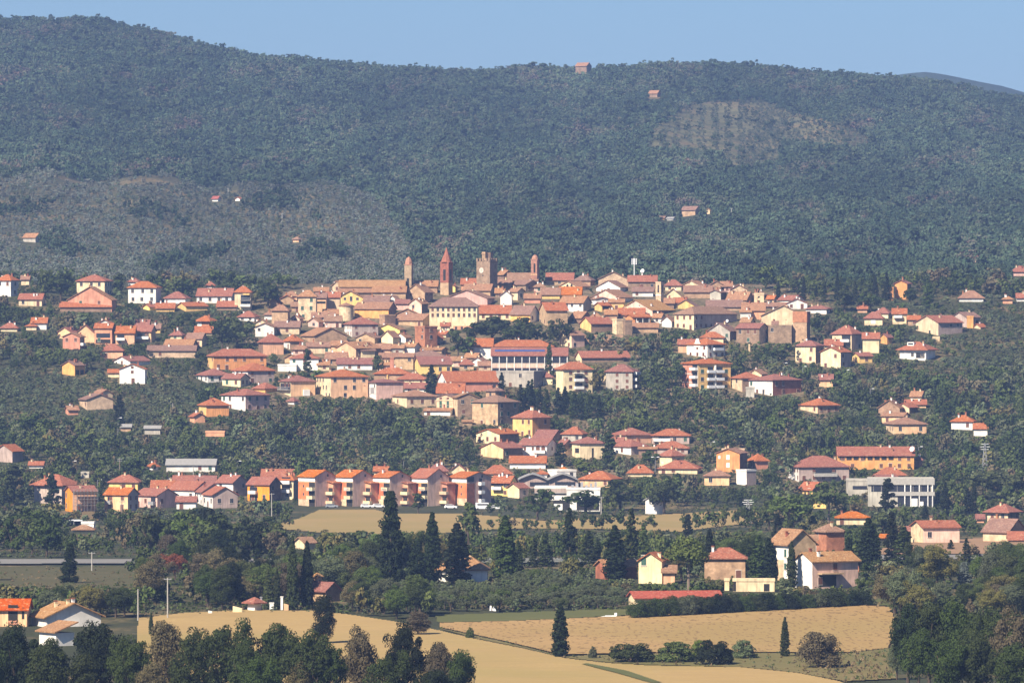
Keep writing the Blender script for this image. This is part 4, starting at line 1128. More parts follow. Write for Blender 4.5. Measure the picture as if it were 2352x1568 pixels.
# -- the brick apartment row
def brick_block(t, xl, xs, xr, ye, yb, pk, label, nick, last=False):
    r = H(t, xl, xs, xr, ye, yb, pk, 'gr', 'L', 'o', label, name='apartment_building', win=0, wr='P', nick=nick, group='brick apartment blocks in a row', ch=1, og=0.3, phi=47)
    h = r['h']
    panel(r, 'F', 0.0, 0.62 if not last else 1.0, 2.6, h - 1.9, .06, WALL['V'], 'brick_front', back=.1)
    panel(r, 'F', 0.0, 1.0, h - 1.6, h - .5, .12, WHITE, 'pale_band', back=.1)
    a0, a1 = (.64, .99) if not last else (.02, .38)
    panel(r, 'F', a0, a1, .2, h - 1.9, .07, DARK, 'loggia_shade', back=.1)  # dark slab on the wall face, painting the shade behind the balconies
    for z in (2.7, 5.5, 8.2):
        if z < h - 2.6: balcony(r, 'F', a0, a1, z, opening=False, rail=WALL['C'])
    panel(r, 'F', a0 + .02, a1 - .04, h - 4.3, h - 3.7, 1.3, WHITE, 'awning')
    for zf in (.42, .68):
        (x, y, z_), rz = face_pos(r, 'F', .32 if not last else .7, h * zf, .06); link('window', WIN['pane'], r, (x, y, z_), rz, (.5, 1, .8))
    (x, y, z_), rz = face_pos(r, 'R', .62, h + .3); link('window', WIN['pane'], r, (x, y, z_), rz, (.7, 1, .9))
    if not last:
        # stair bay with its own little roof at the far end of the gable wall
        b = MB(); b.box(0, 2.6, r['R']*.5 - 3.2, r['R']*.5 + .5, 0, h - 1.8, 0)
        b2 = b.mesh('balcony_bay', [WALL['S']])
        bay = link('balcony_bay', b2, r, (r['L'] / 2, 0, 0))
        b = MB(); b.poly([(-.1, r['R']*.5 - 3.8, h - 1.7), (3.3, r['R']*.5 - 3.8, h - 2.3), (3.3, r['R']*.5 + .9, h - 2.3), (-.1, r['R']*.5 + .9, h - 1.7)])
        b.poly([(-.1, r['R']*.5 - 3.8, h - 1.5), (3.3, r['R']*.5 - 3.8, h - 2.1), (3.3, r['R']*.5 + .9, h - 2.1), (-.1, r['R']*.5 + .9, h - 1.5)])
        b.poly([(3.3, r['R']*.5 - 3.8, h - 2.3), (3.3, r['R']*.5 + .9, h - 2.3), (3.3, r['R']*.5 + .9, h - 2.1), (3.3, r['R']*.5 - 3.8, h - 2.1)])
        b.poly([(-.1, r['R']*.5 - 3.8, h - 1.7), (3.3, r['R']*.5 - 3.8, h - 2.3), (3.3, r['R']*.5 - 3.8, h - 2.1), (-.1, r['R']*.5 - 3.8, h - 1.5)])
        link('bay_roof', b.mesh('bay_roof', [ROOF['o']]), bay)
        for z in (1.0, 4.0, 6.8):
            if z < h - 3.4:
                b = MB(); b.box(-.1, 3.3, r['R']*.5 - 4.3, r['R']*.5 - 3.2, z, z + 1.0, 0); b.box(.3, 2.4, r['R']*.5 - 3.3, r['R']*.5 - 3.15, z + 1.0, z + 2.3, 1)
                link('balcony', b.mesh('balcony', [WALL['C'], DARK]), bay)
    else:
        for z in (1.2, 4.0, 6.8, 9.2):
            if z < h - .8: balcony(r, 'R', .48, .64, z, rail=WHITE)
        panel(r, 'R', 0.0, .32, .2, h - 1.9, .05, WALL['B'], 'brick_side', back=.1)
        panel(r, 'R', .02, .3, h - 1.4, h + .3, .05, GLASS, 'attic_window', back=.1)
    return r
H('C2',1250,1690,1700,262,330,150,'gr','C','r','broad red roof behind the leftmost brick block',win=.1,ch=3)
H('C3',1190,1460,1475,160,240,66,'h','E','r','red roof rising behind the fourth brick block',win=.1)
H('C3',1520,1700,1712,145,210,72,'gl','C','r','cream gable with red roof behind the last brick block',win=0)
H('C3',1950,2340,2350,195,265,95,'h','C','r','wide red hipped roof behind yellow house of the row',win=.2)
H('C3',450,640,650,160,240,110,'gr','C','r','small cream house peeping behind second and third brick blocks',win=.1)
r=H('C2',1510,1690,1750,285,560,215,'h','C','r','cream apartment house with balconies between orange house and brick row',name='apartment_building',win=.3,nick='cream row-end house',wr='M')
balcony(r,'F',.05,.8,2.3); balcony(r,'F',.05,.8,5.2)
brick_block('C2',1750,1990,2260,244,665,163,'leftmost brick apartment block of the long row','leftmost brick block')
brick_block('C3',-90,160,425,247,665,163,'second brick apartment block from left of the row','second brick block')
brick_block('C3',425,670,940,253,665,183,'third brick apartment block, behind the big conifer top','third brick block')
brick_block('C3',940,1190,1480,257,660,145,'fourth brick apartment block, above the dark round tree','fourth brick block')
brick_block('C3',1480,1728,2062,258,650,188,'last brick apartment block at right end of the row','last brick block',True)
r=H('C2',1050,1360,1505,348,595,258,'gr','K','o','bright orange house at left end of the apartment row',win=.35,style='pane',wr='D',nick='bright orange row house')
balcony(r,'F',.1,.45,2.7); panel(r,'F',.1,.45,3.0,4.9,.03,DARK,'loggia_opening'); panel(r,'F',.1,.45,.4,2.2,.03,DARK,'loggia_opening')
r=H('C3',2062,2320,2420,322,515,240,'gr','Y','r','yellow house with red roof right of the brick apartment row',win=.2,nick='yellow row-side house')
balcony(r,'F',.1,.6,2.2,rail=WHITE); panel(r,'F',.0,1.0,r['h']-1.3,r['h']-.2,.03,DARK,'loggia_opening')
H('C4',-60,100,225,840,985,780,'gl','C','r','tan arched gable right of the yellow row-side house',win=.2,wr='M')
# workshop with two low arched roofs, and the white industrial building
def arched(t, xl, xr, ye, yb, pk, bays, label, depth=14.0):
    ul, ve = tv(t, xl, ye); ur, vb = tv(t, xr, yb); _, vp = tv(t, xr, pk)
    D = depth_of(ul, vb); s = D / FV; w = (ur - ul) * s; h = (vb - ve) * s; rise = (ve - vp) * s
    root = bpy.data.objects.new('workshop', None); COL.objects.link(root)
    root.location = at((ul + ur) / 2, vb, D); tag(root, label, 'workshop')
    b = MB(); rb = MB(); bw = w / bays
    for k in range(bays):
        x0 = -w / 2 + k * bw
        arc = [(x0 + bw * q / 10, h + rise * (1 - abs(1 - q / 5) ** 1.3)) for q in range(11)]
        b.poly([(x0, 0, -3), (x0 + bw, 0, -3)] + [(x, 0, z) for x, z in arc[::-1]])
        b.poly([(x0, depth, -3), (x0 + bw, depth, -3)][::-1] + [(x, depth, z) for x, z in arc])
        for q in range(10):
            (xa, za), (xb, zb_) = arc[q], arc[q + 1]
            rb.poly([(xa, -1.2, za + .05), (xb, -1.2, zb_ + .05), (xb, depth + .5, zb_ + .05), (xa, depth + .5, za + .05)])
            rb.poly([(xa, -1.2, za + .35), (xb, -1.2, zb_ + .35), (xb, depth + .5, zb_ + .35), (xa, depth + .5, za + .35)])
            rb.poly([(xa, -1.2, za + .05), (xb, -1.2, zb_ + .05), (xb, -1.2, zb_ + .35), (xa, -1.2, za + .35)])
    b.poly([(w/2, 0, -3), (w/2, depth, -3), (w/2, depth, h), (w/2, 0, h)]); b.poly([(-w/2, depth, -3), (-w/2, 0, -3), (-w/2, 0, h), (-w/2, depth, h)])
    b.build('wall', [WALL['M']], root); rb.build('roof', [ROOF['g']], root)
    b = MB(); b.box(-w*.3, w*.02, -.06, .2, .8, h - .6); b.build('glazing', [GLASS], root)
    b = MB(); b.box(w*.12, w*.46, -.06, .2, 1.0, h - .5); b.build('glazing', [GLASS], root)
    RECTS.append((ul, ur, vp, vb, D, root)); BUILD.append((root, 'wavy-roofed workshop', (ul+ur)/2, ul, ur, vp, vb, D))
arched('C4', 80, 905, 735, 850, 655, 2, 'workshop with wavy grey double-arched roof right of the yellow row-side house')
r=H('C4',310,755,765,840,1010,None,'f','W','g','long white flat-roofed industrial hall with dark strip window',name='industrial_building',win=0,nick='white industrial hall',R=16,wr='W')
panel(r,'F',.0,1.0,r['h']-2.4,r['h']-1.7,.05,DARK,'strip_window'); panel(r,'F',.0,1.0,r['h']-1.5,r['h']-.1,.07,WALL['M'],'grey_band')
r=H('C4',752,1213,1222,860,1160,None,'f','W','g','plain white projecting industrial block with dark ground floor',name='industrial_building',win=0,nick='white industrial block',R=12,wr='W')
panel(r,'F',-.4,.97,.3,r['h']-3.6,.05,DARK,'ground_floor_opening'); panel(r,'F',-.38,-.12,.3,2.4,.2,WHITE,'shutter_door'); panel(r,'F',.1,.3,.4,3.4,.3,WHITE,'pier')
b=MB()
for k in range(6): b.box(-4+k*1.5,-3.2+k*1.5,1,2.4,r['h']+.3,r['h']+1.2+(k%3)*.5)
b.build('roof_plant',[GREY],r)
H('C4',1840,1990,2110,1010,1200,965,'gl','W','g','bright white small building with curved top right of dark trees',win=0,ch=0)
# -- bottom left cluster of houses in the plain
r=H('C1',450,850,1060,358,630,228,'h','M','r','grey house with broad hipped roof behind a dark conifer',win=.4,ov=1.2,nick='grey broad-roofed house')
r=H('C1',870,1000,1320,445,728,380,'gl','K','r','orange-yellow house wrapped in scaffolding, lower left',win=.3,wr='E',nick='scaffolded house')
SCAF=r
H('C1',1495,1895,1950,315,450,228,'h','Y','r','bright yellow house with hipped red roof behind the pink pair',win=.5,style='brown',nick='bright yellow hipped house')
r=H('C1',1430,1760,1890,488,720,405,'gr','E','o','peach semi-detached house with red roof, left of the pink one',win=.5,style='brown',wr='M',nick='peach semi-detached house')
balcony(r,'F',.1,.32,2.3,rail=GREY)
r=H('C1',1835,2165,2425,503,680,418,'gr','P','o','pink semi-detached house with red roof and pink side wall',win=.5,style='brown',wr='P',nick='pink semi-detached house')
balcony(r,'F',.7,.95,1.2,rail=GREY)
H('C1',2080,2390,2400,400,480,300,'gr','W','r','low red roof behind the pink semi-detached house',win=0)
H('C2',30,330,345,320,400,235,'gr','W','r','white terrace unit at rear left, red roof only',win=.1,group='white terrace houses with red roofs')
H('C2',335,615,625,322,420,238,'gr','W','r','white terrace unit at rear centre behind stepped roofs',win=.2,group='white terrace houses with red roofs')
H('C2',620,860,1045,322,530,232,'gr','W','r','white terrace unit at rear right with tall grey gable end',win=.4,wr='M',group='white terrace houses with red roofs',nick='rear white terrace end',style='pane')
H('C2',-40,330,560,425,600,320,'gr','W','r','white terrace unit stepping behind the front gable-ended one, left',win=.6,style='pane',group='white terrace houses with red roofs',wr='M')
H('C2',330,440,740,452,640,345,'gr','W','r','white terrace unit in the middle of the stepped front row',win=.5,style='pane',group='white terrace houses with red roofs',wr='M')
H('C2',430,580,915,494,680,392,'gr','W','r','front white terrace unit with blue-grey windowed gable end',win=.7,style='pane',wr='M',group='white terrace houses with red roofs',nick='front white terrace end')
H('C2',80,345,355,582,690,522,'gr','W','r','low porch roof before the white terrace',win=.2,ch=0,name='porch')
H('C1',1120,1290,1300,880,950,None,'f','W','g','white roadside hut with dark window below scaffolded house',name='hut',win=.5,style='pane')
H('C1',1000,1280,1290,968,1005,920,'h','T','t','low tan hipped roof in trees below the scaffolded house',win=0,ch=0,name='shed')
H('C2',1700,1840,1990,1150,1240,1085,'gl','C','t','little pale gable in the dark wood below brick row',win=0,ch=0)
# -- right lower
H('C5',540,850,860,165,300,130,'f','L','t','pale parapet house behind the orange two-window gable',win=0)
r=H('C5',470,785,900,215,480,155,'gl','O','b','orange gabled house with two white windows, right of centre',win=0,wr='D',nick='orange two-window gable')
for t_,z in ((.5,5.2),(.5,2.5),(.13,5.2)):
    b=MB(); b.box(-.6,.6,-.1,.1,-.8,.8); (x,y,z_),rz=face_pos(r,'F',t_,z); link('window',b.mesh('window',[WHITE]),r,(x,y,z_),rz,(1 if t_>.3 else .6,1,1 if t_>.3 else .7))
H('C5',905,1005,1178,315,440,235,'h','D','r','salmon house with red hipped roof right of orange two-window gable',win=.2,wr='S')
H('C5',745,880,1015,455,660,None,'f','W','g','plain white flat block under the orange two-window gable',win=0,wr='M',nick='plain white flat block')
H('C5',300,640,655,522,660,460,'h','E','b','brown-roofed house before the orange two-window gable',win=.3)
r=H('C5',1490,1600,2300,400,610,265,'h','W','r','large grey-white villa with broad hipped roof and terrace',win=.45,style='brown',wr='M',nick='grey-white broad villa',phi=78)
balcony(r,'R',.3,.75,1.9,rail=CONC); panel(r,'F',0,.5,-3,1.5,.4,WHITE,'white_pier')
H('C5',1610,1790,1965,712,790,620,'gr','Y','o','low yellow house with orange roof above the umbrella pine',win=.2,wr='D')
H('C5',1800,1975,1985,890,975,None,'f','Y','b','pale yellow wall glimpsed between two umbrella pines',name='outbuilding',win=.1)
r=H('C6',-210,835,845,243,440,135,'gr','O','r','long orange terrace with a row of dark upper openings',name='terrace_house',win=.45,style='brown',ch=4,nick='long orange terrace')
for k in range(8): panel(r,'F',.02+k*.092,.02+k*.092+.068,r['h']-1.7,r['h']-.15,.04,DARK,'loggia_opening')
H('C6',845,940,972,300,410,215,'h','S','r','small brick-red house right of long orange terrace',win=.3)
H('C6',300,720,735,510,575,420,'h','C','r','low red-roofed house before the long orange terrace',win=.2)
H('C6',250,370,645,580,625,520,'gl','Y','r','small yellow gable above the grey showroom roof',win=0,wr='P')
r=H('C6',-90,200,210,590,800,None,'f','G','g','pale left wing of the grey glazed showroom',name='showroom',win=0,R=14,nick='showroom wing')
panel(r,'F',.28,.96,r['h']-3.0,r['h']-1.8,.04,GLASS,'glazing')
r=H('C6',205,1110,1145,578,960,None,'f','G','g','modern grey flat-roofed showroom with glass bands',name='showroom',win=0,R=18,wr='W',nick='grey glazed showroom')
hh=r['h']
panel(r,'F',.05,.95,hh-4.0,hh-1.9,.04,GLASS,'upper_glazing'); panel(r,'F',.45,.98,.3,hh-5.4,.04,GLASS,'lower_glazing')
panel(r,'F',-.01,1.01,hh-1.7,hh+.4,.5,CONC,'fascia'); panel(r,'F',.3,1.01,hh-5.3,hh-4.0,.5,CONC,'fascia')
for t_ in (.55,.64,.77,.9,.97): panel(r,'F',t_,t_+.015,.1,hh-1.7,.45,WHITE,'column')
panel(r,'F',.64,.75,.1,2.9,.3,WHITE,'white_panel'); panel(r,'F',.78,.84,.1,1.9,.3,WHITE,'white_panel')
for k in range(7): panel(r,'F',.08+k*.12,.085+k*.12,hh-4.0,hh-1.9,.1,CONC,'mullion')
H('C6',-230,210,225,1100,1200,1030,'h','C','o','cream cottage with orange roof behind cypresses, lower right',win=.4,nick='cream orange-roofed cottage')
H('C6',1860,2130,2300,1022,1160,925,'h','L','o','stone house with bright orange hipped roof, far right',win=.25,ov=1.1,wr='D',nick='orange-hipped stone house')
H('C6',1810,2140,2400,1290,1440,1130,'gr','L','b','large brown-roofed stone farmhouse at the right edge',name='farmhouse',win=.2,wr='T',nick='brown-roofed farmhouse')
H('C6',2140,2420,2430,1390,1445,1262,'gr','T','r','low pink-roofed annex before the brown-roofed farmhouse',name='outbuilding',win=0,ch=0)
H('C6',835,960,1470,1238,1455,1160,'gl','L','o','stone house with orange roof and pale left end, right',win=.15,wr='P',nick='pale-ended stone house')
H('C6',740,830,840,1285,1330,1230,'gr','S','r','tiny red roof left of the pale-ended stone house',win=0,ch=0,name='shed')
H('C6',1700,1800,1810,1110,1170,1062,'gr','S','r','small rusty roof left of the orange-hipped stone house',name='shed',win=0,ch=0)
H('C6',285,470,480,1375,1420,1338,'gr','T','o','low orange roof between two dark cypresses, right',name='shed',win=0,ch=0)
# -- the near farms
H('D4',1155,1290,1725,598,775,520,'gl','B','b','small red-brick chapel behind a cypress',name='chapel',win=.05,wr='B',ch=0,nick='brick chapel',phi=68)
r=H('D4',1745,2065,2145,522,835,415,'gl','C','r','cream gabled farmhouse with one green shutter beside umbrella pine',name='farmhouse',win=0,wr='E',nick='cream gabled farmhouse',ov=.35)
(x,y,z_),rz=face_pos(r,'F',.22,5.2); link('window',WIN['green'],r,(x,y,z_),rz,(1.1,1,2.2))
H('D4',2085,2240,2255,690,840,600,'s','E','t','peach lean-to right of the cream gabled farmhouse',name='outbuilding',win=0)
H('D4',1615,1695,2890,1030,1210,960,'gl','C','v','long low barn with bright red roof behind the dark hedge',name='barn',win=0,ch=0,wr='C',phi=82,nick='long red barn')
H('D5',300,862,880,698,1000,578,'h','T','r','stone two-storey house with red hipped roof between pine and cypresses',name='farmhouse',win=.25,style='brown',nick='stone hipped farmhouse')
r=H('D5',1215,1458,1845,508,1020,310,'gr','W','t','tall white-fronted farmhouse with sloping tan roof at right',name='farmhouse',win=0,wr='T',nick='tall white-fronted farmhouse')
for t_ in (.22,.84):
    for z,hh in ((6.3,1.7),(3.3,1.4)):
        (x,y,z_),rz=face_pos(r,'F',t_,z); link('window',WIN['green'],r,(x,y,z_),rz,(.9,1,hh))
panel(r,'F',0.0,.75,-.5,r['h']*.56,.03,WALL['L'],'stone_base',back=.1)
r=H('D5',1835,1980,2235,335,640,248,'h','B','t','brick dovecote tower with pyramid roof rising behind the white farm',name='tower',win=.05,wr='B',nick='brick dovecote tower',ch=1)
r=H('D5',1705,1838,1850,470,660,400,'s','W','t','small white upper block beside the brick dovecote tower',win=.3,style='brown',wr='B')
r=H('D5',1560,1785,2440,748,1125,640,'gl','W','t','long white farmhouse wing with low tiled roof and two chimneys',name='farmhouse',win=.25,style='brown',wr='P',ch=2,nick='long white farm wing',phi=58)  # pink right wall: the shade on a white wing painted as colour
panel(r,'R',.15,.52,.4,3.0,.04,DARK,'porch_opening'); panel(r,'R',.12,.6,3.1,3.4,1.6,WALL['T'],'porch_roof')
H('D5',2215,2400,2410,880,1010,830,'gr','W','r','white outbuilding glimpsed right of the long white farm wing',name='outbuilding',win=.2)
r=H('D5',695,1265,1280,1008,1165,None,'f','C','t','low cream garden building with arched doorway before stone house',name='outbuilding',win=0,nick='cream garden building',R=3)
panel(r,'F',.0,.07,.1,2.2,.03,DARK,'doorway'); panel(r,'F',.74,.88,.1,1.7,.03,DARK,'doorway')
H('D5',585,640,650,1003,1150,None,'f','C','t','narrow cream gate pillar wall left of the garden building',name='wall_pier',cat='wall pier',win=0,R=1.5)
H('C3',1320,2005,2020,1515,1690,1340,'h','W','t','white house with tan tiled roof half hidden by cypresses',name='farmhouse',win=.3,nick='tan-roofed cypress farmhouse',ch=2)
r=H('D2',1915,2140,2325,290,450,195,'gr','T','r','small old church with red roof behind foreground conifer',name='church',win=0,nick='small belfry church',ch=0,wr='D')
r=H('D2',1953,2020,2048,100,420,65,'h','E','t','little square brick belfry beside the small church roof',name='belfry',win=0,phi=40,ov=.35,ch=0,nick='little brick belfry')
z0=r['h']
for f_ in 'FR': panel(r,f_,.3,.7,z0-2.6,z0-.8,.03,DARK,'belfry_opening')
H('D2',1055,1155,1245,455,580,400,'h','W','r','tiny white cottage with red roof at the stubble field edge',win=0,wr='W',name='cottage',nick='tiny white cottage',ch=0,ov=.9)
r=H('D1',-330,370,390,552,790,432,'gr','E','v','orange house with bright red roof cut by left edge, foreground',name='farmhouse',win=0,nick='foreground orange house',ch=0)
panel(r,'F',.63,.82,.3,4.3,.03,DARK,'loggia_opening'); panel(r,'F',.9,.95,1.5,3.8,.03,DARK,'loggia_opening'); panel(r,'F',.63,.82,.3,1.2,.08,WALL['S'],'red_parapet')
r=H('D1',390,640,1365,655,800,482,'gr','W','t','white gabled house with tan roof in left foreground',name='farmhouse',win=.2,wr='W',nick='foreground white gabled house',ch=3,phi=64,ov=.8,og=.7)
H('D1',510,770,1010,880,1060,745,'s','W','t','white lower wing with tan lean roof before foreground white house',name='outbuilding',win=0,phi=55)
# -- scattered far houses on the hills
def F(u0,u1,top,base,roof,wall,tone,label,**k): return H('V',u0,u1-(u1-u0)*.3,u1,top+(base-top)*.4,base,top,roof,wall,tone,label,ch=0,**k)
F(1322,1358,144,163,'gr','D','b','stone villa alone on the wooded ridge skyline',win=.3)
F(1490,1518,208,224,'gr','D','b','ruined stone house in the forest below the ridge',win=0)
F(52,94,536,558,'gr','G','b','pale cottage with brown roof on the far left hillside',win=.2)
F(487,506,451,463,'gr','W','v','tiny hut with vivid red roof on the left hillside',win=0,name='hut')
F(540,556,453,463,'gl','W','r','tiny whitish hut right of the vivid red-roofed hut',win=0,name='hut')
F(672,692,544,557,'h','E','t','small peach house on the olive hillside left of towers',win=.1)
F(1514,1531,497,505,'gr','O','t','little orange house among trees on the right hillside',win=0)
F(1532,1552,499,506,'gr','W','g','little white house right of little orange hillside house',win=0)
F(1566,1610,474,494,'gr','T','b','brown farmhouse on the right hillside behind the antenna',win=.2,name='farmhouse')
F(1622,1634,476,492,'gl','C','t','narrow pale house right of the brown hillside farmhouse',win=0)
F(2240,2254,584,602,'gl','P','r','pinkish gable alone on the lower right hillside',win=0)

# -- the roofs packed into the gaps of the old town
PACK = [(625,700),(790,660),(1180,640),(1560,640),(1720,675),(1850,712),(1850,770),(1570,765),(1330,765),(1300,790),(1180,800),(1170,850),(1000,858),(700,852),(610,800)]
frng = random.Random(9)
fill = []
pr = 668.0
while pr < 850:
    pu = 600 + frng.uniform(0, 14)
    while pu < 1850:
        hw = frng.uniform(11, 20); ht = frng.uniform(16, 25)
        if pip(PACK, pu, pr) and not pip([(1015,725),(1330,720),(1330,805),(1180,812),(1060,835),(1015,830)], pu, pr):
            n_, c_, bad = 0, 0, 0
            for iy in range(5):
                for ix in range(5):
                    x = pu - hw + 2*hw*ix/4; y = pr - ht + ht*iy/4; n_ += 1
                    if any(a0 <= x <= a1 and t0 + 3 <= y <= b0 for (a0, a1, t0, b0, DB, ro_) in RECTS): c_ += 1
            if c_/n_ < 0.60:
                sp = frng.choice([0, 0, .3, -.3]); kind = frng.choice(['gr', 'gr', 'gl', 'h'])
                wl, wn = frng.choice([('T', 'tan'), ('L', 'pale stone'), ('C', 'cream'), ('E', 'peach'), ('D', 'dark stone'), ('W', 'white'), ('P', 'pinkish')])
                tn, rn_ = frng.choice([('b', 'brown'), ('b', 'brown'), ('t', 'tan'), ('r', 'red')])
                d, m_, rel = nearest_mark([b_ for b_ in BUILD if len(b_[1].split()) <= 7], pu, pr - ht, pr)
                r = H('V', pu - hw, pu + hw*frng.choice([.98, .98, .4]), pu + hw, pr - ht*.55, pr + 3, pr - ht, kind, wl, tn, 'x', win=.5)
                BUILD.pop()
                fill.append((r, pu, pr, f'small {wn} house with {rn_} roof {rel} the {m_[1]}'))
        pu += frng.uniform(18, 28)
    pr += 9.0
from collections import Counter, defaultdict
gg = defaultdict(list)
for f_ in fill: gg[f_[3]].append(f_)
for lb, fs in gg.items():
    fs.sort(key=lambda f_: f_[1])
    for k, f_ in enumerate(fs):
        f_[0]['label'] = ' '.join(((f'{NUM[k]} from left, ' if len(fs) > 1 else '') + lb).split()[:16])
print('fillers', len(fill))

# ------------------------------------------------------------------ trees
def leafmat(name, c, trans=0.18):
    m, nt, out = _new(name)
    at_ = nt.nodes.new('ShaderNodeAttribute'); at_.attribute_name = 'tint'
    col = mix(nt, 1.0, at_.outputs['Color'], c, 'MULTIPLY')
    col = hsv(nt, col, h=(randv(nt), 0.482, 0.512), s=(randv(nt), 0.85, 1.1), v=(randv(nt), 0.78, 1.22))
    d = nt.nodes.new('ShaderNodeBsdfDiffuse'); nt.links.new(col, d.inputs[0])
    t = nt.nodes.new('ShaderNodeBsdfTranslucent'); nt.links.new(col, t.inputs[0])
    mx = nt.nodes.new('ShaderNodeMixShader'); mx.inputs[0].default_value = trans
    nt.links.new(d.outputs[0], mx.inputs[1]); nt.links.new(t.outputs[0], mx.inputs[2]); nt.links.new(mx.outputs[0], out.inputs[0])
    return m
def massmat(name, k=1.0):
    m, nt, out = _new(name)
    at_ = nt.nodes.new('ShaderNodeAttribute'); at_.attribute_name = 'tint'
    d = nt.nodes.new('ShaderNodeBsdfDiffuse'); nt.links.new(at_.outputs['Color'], d.inputs[0]); nt.links.new(d.outputs[0], out.inputs[0])
    return m
TONES = {
 'dark green':      (0.043, 0.058, 0.020),
 'mid green':       (0.072, 0.094, 0.030),
 'fresh green':     (0.100, 0.130, 0.030),
 'olive grey':      (0.096, 0.114, 0.060),
 'brownish green':  (0.108, 0.090, 0.052),
 'yellowish green': (0.122, 0.110, 0.042),
 'blackish green':  (0.022, 0.030, 0.015),
 'blue grey':       (0.139, 0.170, 0.150),
 'rusty red':       (0.190, 0.064, 0.030),
}
LEAF = {k: leafmat('leaf_' + k.replace(' ', '_'), v) for k, v in TONES.items()}

def unit(v): return v / np.maximum(1e-6, np.linalg.norm(v, axis=-1, keepdims=True))
def quads(P, N, size, jit=0.42):
    """leaf sprays: small quads at P facing about N"""
    n = len(P)
    N = unit(N + rng.normal(0, jit, (n, 3)))
    A = unit(np.cross(N, rng.normal(0, 1, (n, 3))))
    B = np.cross(N, A)
    s = (size * rng.uniform(0.6, 1.25, n))[:, None]
    t = s * rng.uniform(0.55, 1.0, n)[:, None]
    q = np.stack([P - A*s - B*t*0.4, P + A*s*0.3 - B*t, P + A*s + B*t*0.4, P - A*s*0.3 + B*t], 1)
    return q.reshape(-1, 3)
def clumps(C, Rr, per, size, squash=0.85):
    """leaf sprays over the outside of many overlapping clumps"""
    Ps, Ns = [], []
    for c, r_ in zip(C, Rr):
        d = unit(rng.normal(0, 1, (per, 3)))
        d[:, 2] = np.abs(d[:, 2]) * np.where(rng.random(per) < 0.74, 1, -1)
        rr = r_ * rng.uniform(0.72, 1.08, per)[:, None]
        P = c + d * rr * np.array([1, 1, squash])
        Ps.append(P); Ns.append(d)
    return quads(np.concatenate(Ps), np.concatenate(Ns), size)

def crown_points(kind, k):
    """clump centres and radii in a unit tree: height 1, width 1"""
    if kind == 'broad':
        n = k
        d = unit(rng.normal(0, 1, (n, 3)))
        rad = rng.uniform(0.35, 1.0, n) ** 0.5
        C = d * rad[:, None] * np.array([0.33, 0.33, 0.31]) + np.array([0, 0, 0.58])
        lob = rng.normal(0, 1, (4, 3)) * np.array([0.20, 0.20, 0.13]) + np.array([0, 0, 0.66])
        sel = rng.random(n) < 0.45
        C[sel] = lob[rng.integers(0, 4, sel.sum())] + rng.normal(0, 0.085, (sel.sum(), 3))
        C[:, :2] += rng.normal(0, 0.03, (n, 2))
        return C, rng.uniform(0.08, 0.17, n) * (1.0 if n < 40 else 0.85)
    if kind == 'oval':
        n = k
        z = rng.uniform(0.16, 0.90, n)
        a_ = rng.uniform(0, 2*math.pi, n)
        prof = np.interp(z, [0.1, 0.3, 0.55, 0.8, 1.0], [0.22, 0.36, 0.38, 0.26, 0.04])
        r_ = prof * np.sqrt(rng.uniform(0.25, 1, n))
        return np.stack([r_*np.cos(a_), r_*np.sin(a_), z], -1), rng.uniform(0.10, 0.16, n)
    if kind == 'cypress':
        n = k
        z = rng.uniform(0.03, 0.97, n)
        a_ = rng.uniform(0, 2*math.pi, n)
        prof = np.interp(z, [0.0, 0.12, 0.4, 0.75, 1.0], [0.28, 0.42, 0.41, 0.23, 0.0])
        r_ = prof * rng.uniform(0.5, 1, n)
        return np.stack([r_*np.cos(a_), r_*np.sin(a_), z], -1), 0.16*(1 - 0.78*z**2.5)
    if kind == 'conifer':
        n = k
        z = rng.uniform(0.06, 0.97, n)
        a_ = rng.uniform(0, 2*math.pi, n)
        prof = np.interp(z, [0.0, 0.1, 0.5, 0.8, 1.0], [0.36, 0.44, 0.31, 0.15, 0.02]) * (0.78 + 0.22*np.sin(z*38))
        r_ = prof * np.sqrt(rng.uniform(0.2, 1, n))
        return np.stack([r_*np.cos(a_), r_*np.sin(a_), z - r_*0.12], -1), rng.uniform(0.06, 0.11, n)
    if kind == 'umbrella':
        n = k
        a_ = rng.uniform(0, 2*math.pi, n); r_ = 0.40*np.sqrt(rng.uniform(0.02, 1, n))
        z = 0.56 + 0.36*(1-(r_/0.42)**2)*rng.uniform(0.25, 1.0, n) + rng.normal(0, 0.02, n)
        return np.stack([r_*np.cos(a_), r_*np.sin(a_), z], -1), rng.uniform(0.09, 0.14, n)
    if kind == 'olive':
        n = k
        lob = rng.normal(0, 1, (5, 3)) * np.array([0.20, 0.20, 0.09]) + np.array([0, 0, 0.62])
        C = lob[rng.integers(0, 5, n)] + rng.normal(0, 1, (n, 3))*np.array([0.12, 0.12, 0.10])
        return C, rng.uniform(0.08, 0.13, n)
    if kind in ('bush', 'low'):
        n = k
        d = unit(rng.normal(0, 1, (n, 3))); d[:, 2] = np.abs(d[:, 2])
        C = d*(rng.uniform(0.3, 1, n)**0.5)[:, None]*np.array([0.38, 0.38, 0.74]) + np.array([0, 0, 0.08])
        return C, rng.uniform(0.10, 0.17, n)
    raise KeyError(kind)

